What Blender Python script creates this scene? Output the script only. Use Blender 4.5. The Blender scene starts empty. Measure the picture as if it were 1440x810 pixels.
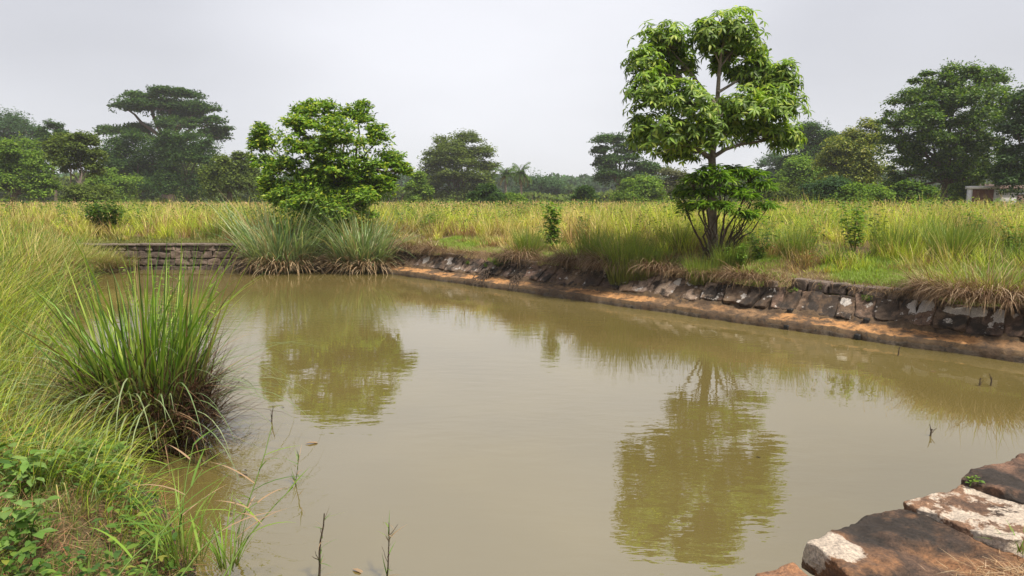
import bpy, math, random
import numpy as np
random.seed(5)
RNG = np.random.default_rng(11)
PI = math.pi
scene = bpy.context.scene
COL = scene.collection

# ------------------------------------------------------------------ camera, sky, sun, exposure
EYE = 2.2
PITCH = math.radians(7.6)
cam_d = bpy.data.cameras.new('camera'); cam = bpy.data.objects.new('camera', cam_d); COL.objects.link(cam)
cam.location = (0, 0, EYE); cam.rotation_euler = (PI/2 - PITCH, 0, 0)
cam_d.sensor_width = 36.0; cam_d.lens = 22.5; cam_d.clip_start = 0.05; cam_d.clip_end = 5000
scene.camera = cam

SUN_EL, SUN_AZ = math.radians(60), math.radians(135)      # azimuth clockwise from +Y: high on the right
world = bpy.data.worlds.new('World'); scene.world = world; world.use_nodes = True
wn, wl = world.node_tree.nodes, world.node_tree.links
wn.clear()
w_out = wn.new('ShaderNodeOutputWorld'); w_bg = wn.new('ShaderNodeBackground')
sky = wn.new('ShaderNodeTexSky'); sky.sky_type = 'NISHITA'; sky.sun_disc = False
sky.sun_elevation = SUN_EL; sky.sun_rotation = SUN_AZ; sky.dust_density = 4.0; sky.air_density = 1.0
tc = wn.new('ShaderNodeTexCoord'); sep = wn.new('ShaderNodeSeparateXYZ')
wl.new(tc.outputs['Generated'], sep.inputs[0])
ramp = wn.new('ShaderNodeValToRGB')                        # overcast veil: paler near the horizon
cr = ramp.color_ramp
cr.elements[0].position = 0.0; cr.elements[0].color = (7.7, 7.85, 8.25, 1)
cr.elements[1].position = 1.0; cr.elements[1].color = (5.6, 5.75, 6.5, 1)
e = cr.elements.new(0.18); e.color = (7.0, 7.1, 7.6, 1)
e = cr.elements.new(0.42); e.color = (6.2, 6.3, 6.9, 1)
wl.new(sep.outputs['Z'], ramp.inputs[0])
nz = wn.new('ShaderNodeTexNoise'); nz.inputs['Scale'].default_value = 2.1; nz.inputs['Detail'].default_value = 5
nz.inputs['Roughness'].default_value = 0.45
mp = wn.new('ShaderNodeMapping'); mp.inputs['Scale'].default_value = (1, 1, 2.6); mp.inputs['Location'].default_value = (0.3, 1.1, 0.4)
wl.new(tc.outputs['Generated'], mp.inputs[0]); wl.new(mp.outputs[0], nz.inputs['Vector'])
mr = wn.new('ShaderNodeMapRange'); mr.inputs[1].default_value = 0.3; mr.inputs[2].default_value = 0.7
mr.inputs[3].default_value = 0.91; mr.inputs[4].default_value = 1.08
wl.new(nz.outputs['Fac'], mr.inputs[0])
mul = wn.new('ShaderNodeMix'); mul.data_type = 'RGBA'; mul.blend_type = 'MULTIPLY'; mul.inputs[0].default_value = 1
wl.new(ramp.outputs[0], mul.inputs[6]); wl.new(mr.outputs[0], mul.inputs[7])
mix = wn.new('ShaderNodeMix'); mix.data_type = 'RGBA'; mix.inputs[0].default_value = 0.93
wl.new(sky.outputs[0], mix.inputs[6]); wl.new(mul.outputs[2], mix.inputs[7])
# bright patch added to the veil straight ahead, apart from the sun lamp
gd = wn.new('ShaderNodeVectorMath'); gd.operation = 'DOT_PRODUCT'; GAZ, GEL = math.radians(-2), math.radians(22)
gd.inputs[1].default_value = (math.sin(GAZ)*math.cos(GEL), math.cos(GAZ)*math.cos(GEL), math.sin(GEL))
wl.new(tc.outputs['Generated'], gd.inputs[0])
gm = wn.new('ShaderNodeMapRange'); gm.interpolation_type = 'SMOOTHSTEP'; gm.inputs[1].default_value = .89; gm.inputs[2].default_value = 1.0; gm.inputs[3].default_value = 0; gm.inputs[4].default_value = 1.7
wl.new(gd.outputs['Value'], gm.inputs[0])
gc = wn.new('ShaderNodeMix'); gc.data_type = 'RGBA'; gc.blend_type = 'MULTIPLY'; gc.inputs[0].default_value = 1; gc.inputs[6].default_value = (1, .985, .96, 1)
wl.new(gm.outputs[0], gc.inputs[7])
ga = wn.new('ShaderNodeMix'); ga.data_type = 'RGBA'; ga.blend_type = 'ADD'; ga.inputs[0].default_value = 1
wl.new(mix.outputs[2], ga.inputs[6]); wl.new(gc.outputs[2], ga.inputs[7])
wl.new(ga.outputs[2], w_bg.inputs[0]); w_bg.inputs[1].default_value = 0.0805
wl.new(w_bg.outputs[0], w_out.inputs[0])

sun_d = bpy.data.lights.new('sun', 'SUN'); sun = bpy.data.objects.new('sun', sun_d); COL.objects.link(sun)
sun_d.energy = 5.0; sun_d.angle = math.radians(5); sun_d.color = (1.0, 0.93, 0.82)
sun.rotation_euler = (PI/2 - SUN_EL, 0, PI - SUN_AZ)
sun.location = (0, 0, 40)

vs = scene.view_settings
vs.view_transform = 'Standard'; vs.look = 'None'; vs.gamma = 1.0; vs.exposure = 0.42; vs.use_curve_mapping = False
cy = scene.cycles
cy.max_bounces = 7; cy.diffuse_bounces = 3; cy.glossy_bounces = 3; cy.transmission_bounces = 3
cy.volume_bounces = 1; cy.transparent_max_bounces = 6; cy.use_denoising = True
cy.sample_clamp_indirect = 4.0; cy.caustics_reflective = False; cy.caustics_refractive = False

# ------------------------------------------------------------------ helpers
F_PX = 900.0
cp, sp = math.cos(PITCH), math.sin(PITCH)
def at(px, py, Y):
    """world point seen at photo pixel (px, py) standing Y metres ahead"""
    u, v = (px-720)/F_PX, (405-py)/F_PX
    t = Y/(cp + v*sp)
    return np.array([u*t, Y, EYE + (-sp + v*cp)*t])
def on(px, py, z):
    """world point seen at a pixel lying on the level z"""
    u, v = (px-720)/F_PX, (405-py)/F_PX
    t = (z-EYE)/(-sp + v*cp)
    return np.array([u*t, (cp+v*sp)*t, z])

def unit(a):
    return a/np.maximum(np.linalg.norm(a, axis=-1, keepdims=True), 1e-9)

def _hash(ix, iy, iz, seed):
    h = (ix*374761393 + iy*668265263 + iz*2147483647 + seed*144269504) & 0xffffffff
    h = ((h ^ (h >> 13))*1274126177) & 0xffffffff
    h = (h ^ (h >> 16)) & 0xffffffff
    return h/4294967295.0
def noise3(x, y, z=None, seed=0):
    x = np.asarray(x, float); y = np.asarray(y, float); z = np.zeros_like(x) if z is None else np.asarray(z, float)
    ix, iy, iz = (np.floor(a).astype(np.int64) for a in (x, y, z))
    fx, fy, fz = x-ix, y-iy, z-iz
    fx, fy, fz = (f*f*(3-2*f) for f in (fx, fy, fz))
    r = 0
    for dx in (0, 1):
        for dy in (0, 1):
            for dz in (0, 1):
                w = (fx if dx else 1-fx)*(fy if dy else 1-fy)*(fz if dz else 1-fz)
                r = r + w*_hash(ix+dx, iy+dy, iz+dz, seed)
    return r
def fbm(x, y, z=None, seed=0, octv=3):
    r, a, s, t = 0, 1.0, 1.0, 0
    x = np.asarray(x, float); y = np.asarray(y, float)
    zz = np.zeros_like(x) if z is None else np.asarray(z, float)
    for o in range(octv):
        r = r + a*noise3(x*s, y*s, zz*s, seed+o*17); t += a; a *= .5; s *= 2.03
    return r/t

class MB:
    """collects geometry; build() links it as ONE mesh object"""
    def __init__(s): s.V = []; s.F = []; s.C = []; s.n = 0
    def add(s, V, F, C=None):
        V = np.asarray(V, float).reshape(-1, 3); F = np.asarray(F, np.int64)
        if C is None: C = (0.2, 0.2, 0.2)
        C = np.broadcast_to(np.asarray(C, float), (len(V), 3))
        s.V.append(V); s.F.append(F + s.n); s.C.append(C); s.n += len(V)
    def build(s, name, mat, parent=None, smooth=False):
        V = np.concatenate(s.V); C = np.concatenate(s.C)
        me = bpy.data.meshes.new(name)
        me.vertices.add(len(V)); 
        if parent is not None and parent.get('_org') is not None:
            V = V - np.array(parent['_org'])
        me.vertices.foreach_set('co', V.astype(np.float32).ravel())
        flat = np.concatenate([f.ravel() for f in s.F]).astype(np.int32)
        sizes = np.concatenate([np.full(len(f), f.shape[1]) for f in s.F])
        starts = np.concatenate([[0], np.cumsum(sizes)[:-1]]).astype(np.int32)
        me.loops.add(len(flat)); me.loops.foreach_set('vertex_index', flat)
        me.polygons.add(len(sizes)); me.polygons.foreach_set('loop_start', starts)
        if smooth: me.polygons.foreach_set('use_smooth', np.ones(len(sizes), bool))
        me.update(calc_edges=True); me.validate()
        at_ = me.attributes.new('col', 'FLOAT_COLOR', 'POINT')
        at_.data.foreach_set('color', np.concatenate([C, np.ones((len(C), 1))], 1).astype(np.float32).ravel())
        me.materials.append(mat)
        o = bpy.data.objects.new(name, me); COL.objects.link(o)
        if parent is not None: o.parent = parent
        return o

def tag(o, label=None, cat=None, group=None, kind=None):
    if label: o['label'] = label
    if cat: o['category'] = cat
    if group: o['group'] = group
    if kind: o['kind'] = kind
    return o
def thing(name, loc, label, cat, group=None):
    o = bpy.data.objects.new(name, None); COL.objects.link(o)
    o.location = tuple(float(v) for v in loc); o['_org'] = [float(v) for v in loc]
    o.empty_display_size = 0.3
    return tag(o, label, cat, group)

def tube(mb, pts, rad, seg=7, col=(.1, .07, .05), wob=0.0):
    pts = np.asarray(pts, float); n = len(pts); rad = np.broadcast_to(rad, (n,))
    T = unit(np.gradient(pts, axis=0))
    A = unit(np.cross(T, np.array([0.3, 0.9, 0.17]))); B = np.cross(T, A)
    th = np.linspace(0, 2*PI, seg, endpoint=False)
    R = rad[:, None]*(1 + wob*(RNG.random((n, seg))-.5))
    V = pts[:, None] + R[..., None]*(np.cos(th)[None, :, None]*A[:, None] + np.sin(th)[None, :, None]*B[:, None])
    i = np.arange(n-1)[:, None]*seg; j = np.arange(seg)[None]; k = (j+1) % seg
    F = np.stack([i+j, i+k, i+seg+k, i+seg+j], -1).reshape(-1, 4)
    mb.add(V.reshape(-1, 3), F, col)
    for base, rev in ((0, True), ((n-1)*seg, False)):
        c = np.arange(seg)+base
        mb.add(V.reshape(-1, 3)[c], np.array([np.arange(seg)[::-1] if rev else np.arange(seg)]), col)

def curve(a, b, sag=0.0, n=6, wig=0.05):
    a, b = np.asarray(a, float), np.asarray(b, float)
    t = np.linspace(0, 1, n)[:, None]; L = np.linalg.norm(b-a)
    p = a*(1-t)+b*t; p[:, 2:] += (sag*L*np.sin(PI*t))
    p[1:-1] += (RNG.random((n-2, 3))-.5)*wig*L
    return p

T_FAR = (np.array([[0, 0, 0], [.5, .5, .08], [1, 0, -.08], [.5, -.5, .08]]), [np.array([[0, 1, 2, 3]])])
T_MID = (np.array([[0, 0, 0], [.45, .5, .07], [1, 0, -.15], [.45, -.5, .07], [.5, 0, -.02]]), [np.array([[0, 1, 4], [1, 2, 4], [2, 3, 4], [3, 0, 4]])])
T_NEAR = (np.array([[0, 0, 0], [.3, .42, .05], [.65, .46, .0], [1, 0, -.22], [.65, -.46, .0], [.3, -.42, .05], [.3, 0, .0], [.65, 0, -.07]]),
          [np.array([[0, 1, 6], [0, 6, 5], [2, 3, 7], [7, 3, 4]]), np.array([[1, 2, 7, 6], [6, 7, 4, 5]])])
def leaves(mb, P, D, N, L, W, C, tmpl=T_MID):
    P = np.asarray(P, float); n = len(P)
    if n == 0: return
    D = unit(D); S = unit(np.cross(N, D)); N2 = np.cross(D, S)
    L = np.broadcast_to(L, (n,))[:, None, None]; W = np.broadcast_to(W, (n,))[:, None, None]
    t, Fs = tmpl; k = len(t)
    V = P[:, None] + t[None, :, 0:1]*L*D[:, None] + t[None, :, 1:2]*W*S[:, None] + t[None, :, 2:3]*L*N2[:, None]
    CC = np.repeat(np.broadcast_to(C, (n, 3)), k, 0)
    off = (np.arange(n)*k)[:, None, None]
    V = V.reshape(-1, 3)
    for q, f in enumerate(Fs):
        F = (f[None]+off).reshape(-1, f.shape[1])
        if q == 0: mb.add(V, F, CC)
        else: mb.F.append(F + mb.n - len(V))

def blades(mb, P, H, W, az, lean, bend, C0, C1, seg=3, tw=None, pw=1.6):
    """curved tapering grass blades; lean/bend in radians from the vertical"""
    P = np.asarray(P, float); n = len(P)
    if n == 0: return
    H, W, az, lean, bend = (np.broadcast_to(a, (n,)).astype(float) for a in (H, W, az, lean, bend))
    t = np.linspace(0, 1, seg+1)
    tm = (t[:-1]+t[1:])/2
    th = lean[:, None] + bend[:, None]*tm[None]
    dr = np.concatenate([np.zeros((n, 1)), np.cumsum(np.sin(th), 1)], 1)/seg*H[:, None]
    dz = np.concatenate([np.zeros((n, 1)), np.cumsum(np.cos(th), 1)], 1)/seg*H[:, None]
    ca, sa = np.cos(az)[:, None], np.sin(az)[:, None]
    c = np.stack([P[:, 0:1]+dr*ca, P[:, 1:2]+dr*sa, P[:, 2:3]+dz], -1)
    if tw is None: tw = RNG.uniform(-.9, .9, n)
    s = np.stack([-np.sin(az+tw), np.cos(az+tw), np.zeros(n)], -1)
    wt = np.maximum(0.06, 1-t**pw)*(0.7+.3*np.minimum(1, t*4))
    hw = (W[:, None]*.5*wt[None])[..., None]*s[:, None]
    V = np.stack([c-hw, c+hw], 2).reshape(-1, 3)
    k = 2*(seg+1)
    f = np.array([[2*i, 2*i+1, 2*i+3, 2*i+2] for i in range(seg)])
    F = (f[None]+(np.arange(n)*k)[:, None, None]).reshape(-1, 4)
    C0 = np.broadcast_to(C0, (n, 3)); C1 = np.broadcast_to(C1, (n, 3))
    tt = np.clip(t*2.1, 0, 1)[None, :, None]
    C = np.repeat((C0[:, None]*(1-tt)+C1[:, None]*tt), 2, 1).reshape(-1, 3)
    mb.add(V, F, C)

def pal(n, cols, wts, jit=.18):
    cols = np.array(cols, float); wts = np.array(wts, float)
    c = cols[RNG.choice(len(cols), n, p=wts/wts.sum())]
    return c*(1+jit*(RNG.random((n, 1))-.5)*2)*(1+.06*(RNG.random((n, 3))-.5))

# ------------------------------------------------------------------ materials
def new_mat(name):
    m = bpy.data.materials.new(name); m.use_nodes = True
    nt = m.node_tree; b = nt.nodes['Principled BSDF']
    return m, nt, b
def N(nt, t, **kw):
    n = nt.nodes.new(t)
    for k, v in kw.items():
        if k in ('blend_type', 'data_type', 'operation', 'feature', 'distance', 'attribute_name'): setattr(n, k, v)
        else: n.inputs[k].default_value = v
    return n
def noise_node(nt, scale, detail=5, rough=.55, loc=None):
    g = nt.nodes.new('ShaderNodeNewGeometry')
    n = N(nt, 'ShaderNodeTexNoise', Scale=scale, Detail=detail, Roughness=rough)
    nt.links.new(g.outputs['Position'], n.inputs['Vector'])
    if loc is not None:
        m = nt.nodes.new('ShaderNodeMapping'); m.inputs['Location'].default_value = loc
        nt.links.new(g.outputs['Position'], m.inputs[0]); nt.links.new(m.outputs[0], n.inputs['Vector'])
    return n
def rampn(nt, src, stops):
    r = nt.nodes.new('ShaderNodeValToRGB'); els = r.color_ramp.elements
    els[0].position, els[0].color = stops[0][0], (*stops[0][1], 1)
    els[1].position, els[1].color = stops[-1][0], (*stops[-1][1], 1)
    for p, c in stops[1:-1]:
        x = els.new(p); x.color = (*c, 1)
    nt.links.new(src, r.inputs[0]); return r
def mixc(nt, fac, a, b, mode='MIX'):
    m = nt.nodes.new('ShaderNodeMix'); m.data_type = 'RGBA'; m.blend_type = mode
    for s, i in ((fac, 0), (a, 6), (b, 7)):
        if isinstance(s, bpy.types.NodeSocket): nt.links.new(s, m.inputs[i])
        elif i == 0: m.inputs[0].default_value = s
        else: m.inputs[i].default_value = (*s, 1)
    return m.outputs[2]
def bump(nt, b, src, strength=.5, dist=.02):
    n = nt.nodes.new('ShaderNodeBump'); n.inputs['Strength'].default_value = strength; n.inputs['Distance'].default_value = dist
    nt.links.new(src, n.inputs['Height']); nt.links.new(n.outputs[0], b.inputs['Normal'])

def leaf_mat(name, rough=.5, trans=.35, spec=.35, tint=(1.25, 1.3, .55)):
    m, nt, b = new_mat(name)
    a = nt.nodes.new('ShaderNodeAttribute'); a.attribute_name = 'col'
    nt.links.new(a.outputs['Color'], b.inputs['Base Color'])
    b.inputs['Roughness'].default_value = rough; b.inputs['Specular IOR Level'].default_value = spec
    tr = nt.nodes.new('ShaderNodeBsdfTranslucent')
    c = mixc(nt, 1.0, a.outputs['Color'], tint, 'MULTIPLY'); nt.links.new(c, tr.inputs[0])
    ms = nt.nodes.new('ShaderNodeMixShader'); ms.inputs[0].default_value = trans
    nt.links.new(b.outputs[0], ms.inputs[1]); nt.links.new(tr.outputs[0], ms.inputs[2])
    nt.links.new(ms.outputs[0], nt.nodes['Material Output'].inputs[0])
    return m
M_LEAF = leaf_mat('leaf', .45, .42, .3)
M_FARLEAF = leaf_mat('far_leaf', .7, .4, .1)
M_GRASS = leaf_mat('grass', .5, .35, .3, (1.15, 1.15, .6))
M_DRY = leaf_mat('dry_grass', .75, .2, .15, (1.1, 1.0, .8))

def bark_mat(name, c0, c1, sc=18):
    m, nt, b = new_mat(name)
    n = noise_node(nt, sc, 6, .65)
    r = rampn(nt, n.outputs['Fac'], [(.3, c0), (.7, c1)])
    nt.links.new(r.outputs[0], b.inputs['Base Color']); b.inputs['Roughness'].default_value = .9
    bump(nt, b, n.outputs['Fac'], .8, .03)
    return m
M_BARK = bark_mat('bark', (.05, .035, .025), (.20, .15, .11))
M_BARKPALE = bark_mat('pale_bark', (.10, .08, .065), (.30, .25, .20), 6)
M_TWIG = bark_mat('twig', (.03, .02, .014), (.10, .065, .04), 60)

# earth
m, nt, b = new_mat('earth'); M_EARTH = m
n1 = noise_node(nt, 1.3, 6, .6); n2 = noise_node(nt, 24, 6, .7)
c1 = rampn(nt, n1.outputs['Fac'], [(.3, (.10, .062, .032)), (.5, (.17, .11, .055)), (.7, (.13, .12, .045))]).outputs[0]
c2 = rampn(nt, n2.outputs['Fac'], [(.3, (.45, .42, .4)), (.7, (1.25, 1.2, 1.1))]).outputs[0]
c = mixc(nt, 1.0, c1, c2, 'MULTIPLY')
g = nt.nodes.new('ShaderNodeNewGeometry'); sp2 = nt.nodes.new('ShaderNodeSeparateXYZ'); nt.links.new(g.outputs['Position'], sp2.inputs[0])
wz = nt.nodes.new('ShaderNodeMapRange'); wz.inputs[1].default_value = .02; wz.inputs[2].default_value = .20; wz.inputs[3].default_value = 1; wz.inputs[4].default_value = 0
nt.links.new(sp2.outputs['Z'], wz.inputs[0]); c = mixc(nt, wz.outputs[0], c, (.035, .024, .014))      # soaked mud at the waterline
nt.links.new(c, b.inputs['Base Color']); b.inputs['Roughness'].default_value = .9
bump(nt, b, n2.outputs['Fac'], .9, .05)

# water: silty, opaque a hand's depth down, smooth with faint ripples
m, nt, b = new_mat('pond_water'); M_WATER = m
n1 = noise_node(nt, .35, 3, .5)
c1 = rampn(nt, n1.outputs['Fac'], [(.35, (.120, .094, .031)), (.65, (.150, .118, .040))]).outputs[0]
nt.links.new(c1, b.inputs['Base Color']); b.inputs['Roughness'].default_value = .012; b.inputs['IOR'].default_value = 2.9
g = nt.nodes.new('ShaderNodeNewGeometry')
mpn = nt.nodes.new('ShaderNodeMapping'); mpn.inputs['Scale'].default_value = (1.0, 2.4, 1); mpn.inputs['Rotation'].default_value = (0, 0, .35)
nt.links.new(g.outputs['Position'], mpn.inputs[0])
w1 = N(nt, 'ShaderNodeTexNoise', Scale=2.6, Detail=3, Roughness=.5); nt.links.new(mpn.outputs[0], w1.inputs['Vector'])
w0 = N(nt, 'ShaderNodeTexNoise', Scale=.22, Detail=2, Roughness=.5); nt.links.new(g.outputs['Position'], w0.inputs['Vector'])
am = nt.nodes.new('ShaderNodeMapRange'); am.inputs[1].default_value = .38; am.inputs[2].default_value = .62; am.inputs[3].default_value = .12; am.inputs[4].default_value = 1.0
nt.links.new(w0.outputs['Fac'], am.inputs[0])
mm = N(nt, 'ShaderNodeMath', operation='MULTIPLY'); nt.links.new(w1.outputs['Fac'], mm.inputs[0]); nt.links.new(am.outputs[0], mm.inputs[1])
bump(nt, b, mm.outputs[0], .16, .03)

def stone_mat(name, base0, base1, white=.62, wcol=(.62, .57, .50), dark=(.035, .026, .02), darkt=.42, sc=1.0, use_attr=False, orange=None, patches=()):
    """weathered stone: mottled base, dark algae, lime-white patches of their own shape"""
    m, nt, b = new_mat(name)
    n1 = noise_node(nt, 7*sc, 7, .62); n2 = noise_node(nt, 2.3*sc, 6, .6, (3.1, 7.7, 1.3)); n3 = noise_node(nt, 60*sc, 5, .7)
    n4 = noise_node(nt, 3.4*sc, 6, .68, (9.1, 2.7, 5.3))
    c = rampn(nt, n1.outputs['Fac'], [(.32, base0), (.68, base1)]).outputs[0]
    if use_attr:
        a = nt.nodes.new('ShaderNodeAttribute'); a.attribute_name = 'col'
        c = mixc(nt, 1.0, c, a.outputs['Color'], 'MULTIPLY')
    if orange:
        f = rampn(nt, n4.outputs['Fac'], [(.46, (0, 0, 0)), (.6, (1, 1, 1))]).outputs[0]
        c = mixc(nt, f, c, orange)
    f = rampn(nt, n2.outputs['Fac'], [(darkt-.06, (1, 1, 1)), (darkt+.07, (0, 0, 0))]).outputs[0]
    c = mixc(nt, f, c, dark)
    wsrc = n4.outputs['Fac']
    for (pc_, pr_) in patches:   # lime crust patches where the real slab has them
        g_ = nt.nodes.new('ShaderNodeNewGeometry'); vd = N(nt, 'ShaderNodeVectorMath', operation='DISTANCE'); vd.inputs[1].default_value = tuple(pc_)
        nt.links.new(g_.outputs['Position'], vd.inputs[0])
        k_ = nt.nodes.new('ShaderNodeMapRange'); k_.inputs[1].default_value = 0; k_.inputs[2].default_value = pr_; k_.inputs[3].default_value = .50; k_.inputs[4].default_value = 0
        nt.links.new(vd.outputs['Value'], k_.inputs[0]); ad_ = N(nt, 'ShaderNodeMath', operation='ADD'); nt.links.new(wsrc, ad_.inputs[0]); nt.links.new(k_.outputs[0], ad_.inputs[1]); wsrc = ad_.outputs[0]
    f = rampn(nt, wsrc, [(white-.015, (0, 0, 0)), (white+.02, (1, 1, 1))]).outputs[0]
    wc = mixc(nt, n1.outputs['Fac'], wcol, tuple(v*.72 for v in wcol))
    c = mixc(nt, f, c, wc)
    sp_ = rampn(nt, n3.outputs['Fac'], [(.36, (.42, .40, .40)), (.62, (1.25, 1.22, 1.16))]).outputs[0]
    c = mixc(nt, .8, c, mixc(nt, 1.0, c, sp_, 'MULTIPLY'))
    nt.links.new(c, b.inputs['Base Color']); b.inputs['Roughness'].default_value = .9
    ad = N(nt, 'ShaderNodeMath', operation='ADD'); nt.links.new(n1.outputs['Fac'], ad.inputs[0])
    m3 = N(nt, 'ShaderNodeMath', operation='MULTIPLY'); nt.links.new(n3.outputs['Fac'], m3.inputs[0]); m3.inputs[1].default_value = .35
    nt.links.new(m3.outputs[0], ad.inputs[1])
    n5 = noise_node(nt, 170*sc, 4, .7); m5 = N(nt, 'ShaderNodeMath', operation='MULTIPLY_ADD'); nt.links.new(n5.outputs['Fac'], m5.inputs[0]); m5.inputs[1].default_value = .22; nt.links.new(ad.outputs[0], m5.inputs[2])
    bump(nt, b, m5.outputs[0], 1.0, .035/sc)
    return m
def facing_hit(px, py):
    """where a sight line meets the battered face of the far bank"""
    a2, b2 = np.array([8.6, 7.1]), np.array([-3.9, 19.85]); t2 = (b2-a2)/np.linalg.norm(b2-a2); n2 = np.array([t2[1], -t2[0]]); n2 = n2 if n2[1] > 0 else -n2
    best = None
    for z in np.linspace(.2, .7, 60):
        p = on(px, py, z); s_ = float(np.dot(p[:2]-a2, n2)); e_ = abs(.29+(s_-.44)*.76-z)
        if best is None or e_ < best[0]: best = (e_, p)
    return best[1]
M_FACING = stone_mat('facing_stone', (.14, .085, .055), (.30, .21, .15), .615, (.62, .58, .54), darkt=.48, use_attr=True, sc=1.4, patches=[(facing_hit(x_, y_), r_*1.25) for x_, y_, r_ in ((1290, 432, .16), (1302, 432, .13), (1336, 437, .09), (1351, 438, .10), (1366, 439, .10), (1378, 440, .11), (1408, 445, .13), (1190, 425, .10), (975, 397, .14), (955, 396, .10), (600, 366, .16), (632, 368, .14))])
M_COPING = stone_mat('coping_stone', (.10, .075, .06), (.24, .19, .16), .68, darkt=.42, sc=1.3)
M_BACKST = stone_mat('wall_stone', (.11, .082, .065), (.23, .18, .145), .70, darkt=.36, use_attr=True)
M_MORTAR = stone_mat('mortar', (.06, .042, .03), (.13, .09, .06), .9, darkt=.42)

# ledge: sandy orange top wash with brown and dark stains
m, nt, b = new_mat('ledge'); M_LEDGE = m
a = nt.nodes.new('ShaderNodeAttribute'); a.attribute_name = 'col'
n1 = noise_node(nt, 3.0, 7, .65); n2 = noise_node(nt, 30, 6, .7)
f = rampn(nt, n1.outputs['Fac'], [(.45, (0, 0, 0)), (.58, (1, 1, 1))]).outputs[0]
c = mixc(nt, f, a.outputs['Color'], (.085, .052, .028))
n3 = noise_node(nt, 11, 5, .7, (4, 2, 7)); f3 = rampn(nt, n3.outputs['Fac'], [(.55, (0, 0, 0)), (.63, (.8, .8, .8))]).outputs[0]
c = mixc(nt, f3, c, (.03, .022, .016))
s2 = rampn(nt, n2.outputs['Fac'], [(.3, (.6, .58, .55)), (.7, (1.2, 1.2, 1.2))]).outputs[0]
nt.links.new(mixc(nt, 1.0, c, s2, 'MULTIPLY'), b.inputs['Base Color']); b.inputs['Roughness'].default_value = .85
bump(nt, b, n2.outputs['Fac'], .7, .02)

def flat_mat(name, c, rough=.8, var=.25, sc=6):
    m, nt, b = new_mat(name)
    n = noise_node(nt, sc, 6, .65)
    r = rampn(nt, n.outputs['Fac'], [(.3, tuple(v*(1-var) for v in c)), (.7, tuple(min(1, v*(1+var*.5)) for v in c))])
    nt.links.new(r.outputs[0], b.inputs['Base Color']); b.inputs['Roughness'].default_value = rough
    return m

# ------------------------------------------------------------------ pond outline and terrain
#            x      y     type of the edge that starts here
POND = [(8.6, 7.1, 'stone'), (-3.9, 19.85, 'stone'), (-4.8, 21.0, 'wall'), (-13.6, 21.0, 'bank'), (-9.6, 14.2, 'bank'), (-6.9, 9.5, 'bank'),
        (-5.3, 7.4, 'bank'), (-3.9, 5.75, 'bank'), (-2.6, 4.5, 'bank'), (-1.8, 3.5, 'bank'), (-1.15, 2.4, 'bank'), (-.4, 1.65, 'slab')]
PX = np.array([p[0] for p in POND]); PY = np.array([p[1] for p in POND]); PT = [p[2] for p in POND]
def pond_sd(x, y):
    """signed distance to the water's edge (positive on land) and index of the nearest edge"""
    x = np.asarray(x, float); y = np.asarray(y, float)
    best = np.full(x.shape, 1e9); idx = np.zeros(x.shape, int); inside = np.zeros(x.shape, bool)
    n = len(PX)
    for i in range(n):
        x0, y0, x1, y1 = PX[i], PY[i], PX[(i+1) % n], PY[(i+1) % n]
        dx, dy = x1-x0, y1-y0
        t = np.clip(((x-x0)*dx+(y-y0)*dy)/(dx*dx+dy*dy), 0, 1)
        d = np.hypot(x-x0-t*dx, y-y0-t*dy)
        idx = np.where(d < best-1e-6, i, idx); best = np.minimum(best, d)
        c = ((y0 > y) != (y1 > y)) & (x < dx*(y-y0)/(dy if abs(dy) > 1e-9 else 1e-9)+x0)
        inside ^= c
    return np.where(inside, -best, best), idx
PROF = {'stone': ([-.6, -.1, .1, .45, .8, .98, 1.2, 3, 6, 20], [-.9, -.7, -.2, .02, .4, .55, .80, 1.08, 1.28, 1.3]),
        'wall': ([-.6, -.1, .15, .3, .42, 1.2, 3, 6, 20], [-.9, -.8, -.6, .5, .82, .9, 1.1, 1.25, 1.3]),
        'slab': ([-.6, -.1, .35, .6, .9, 3, 6, 20], [-.9, -.8, -.1, .35, .6, .68, .8, 1.0]),
        'bank': ([-2.0, -.8, 0, .18, .5, 1.0, 2.5, 6, 20], [-.9, -.35, -.03, .16, .36, .52, .75, 1.02, 1.25])}
def ground(x, y):
    s, idx = pond_sd(x, y)
    z = np.zeros_like(s)
    for i, t in enumerate(PT):
        m = idx == i
        z = np.where(m, np.interp(s, *PROF[t]), z)
    rough = (fbm(np.asarray(x)*.8, np.asarray(y)*.8, seed=3)-.5)*.16 + (fbm(np.asarray(x)*3.5, np.asarray(y)*3.5, seed=9)-.5)*.05
    bank = np.isin(idx, [i for i, t in enumerate(PT) if t == 'bank'])
    k = np.clip((s-1.0)/.8, 0, 1)
    k = np.where(bank, np.clip((s+.3)/.6, 0, 1), k)
    return z + rough*k, s, idx

def axis(lo, hi, step, far):
    c = list(np.arange(lo, hi+1e-6, step)); d = step
    a = hi; up = []
    while a < far: d *= 1.16; a += d; up.append(a)
    a = lo; d = step; dn = []
    while a > -far: d *= 1.16; a -= d; dn.append(a)
    return np.array(dn[::-1]+c+up)
gx = axis(-18, 13, .13, 700); gy = axis(-1, 26, .13, 700)
GX, GY = np.meshgrid(gx, gy)
GZ, GS, GI = ground(GX, GY)
far_k = np.clip((np.hypot(GX, GY)-60)/80, 0, 1); GZ = GZ*(1-far_k)+1.3*far_k
nx, ny = len(gx), len(gy)
ii = (np.arange(ny-1)[:, None]*nx + np.arange(nx-1)[None]).ravel()
mb = MB(); mb.add(np.stack([GX, GY, GZ], -1).reshape(-1, 3), np.stack([ii, ii+1, ii+nx+1, ii+nx], -1))
tag(mb.build('ground', M_EARTH, smooth=True), kind='structure')

mb = MB()
wx = np.linspace(-16, 12, 29); wy = np.linspace(0, 23.5, 25)
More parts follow.
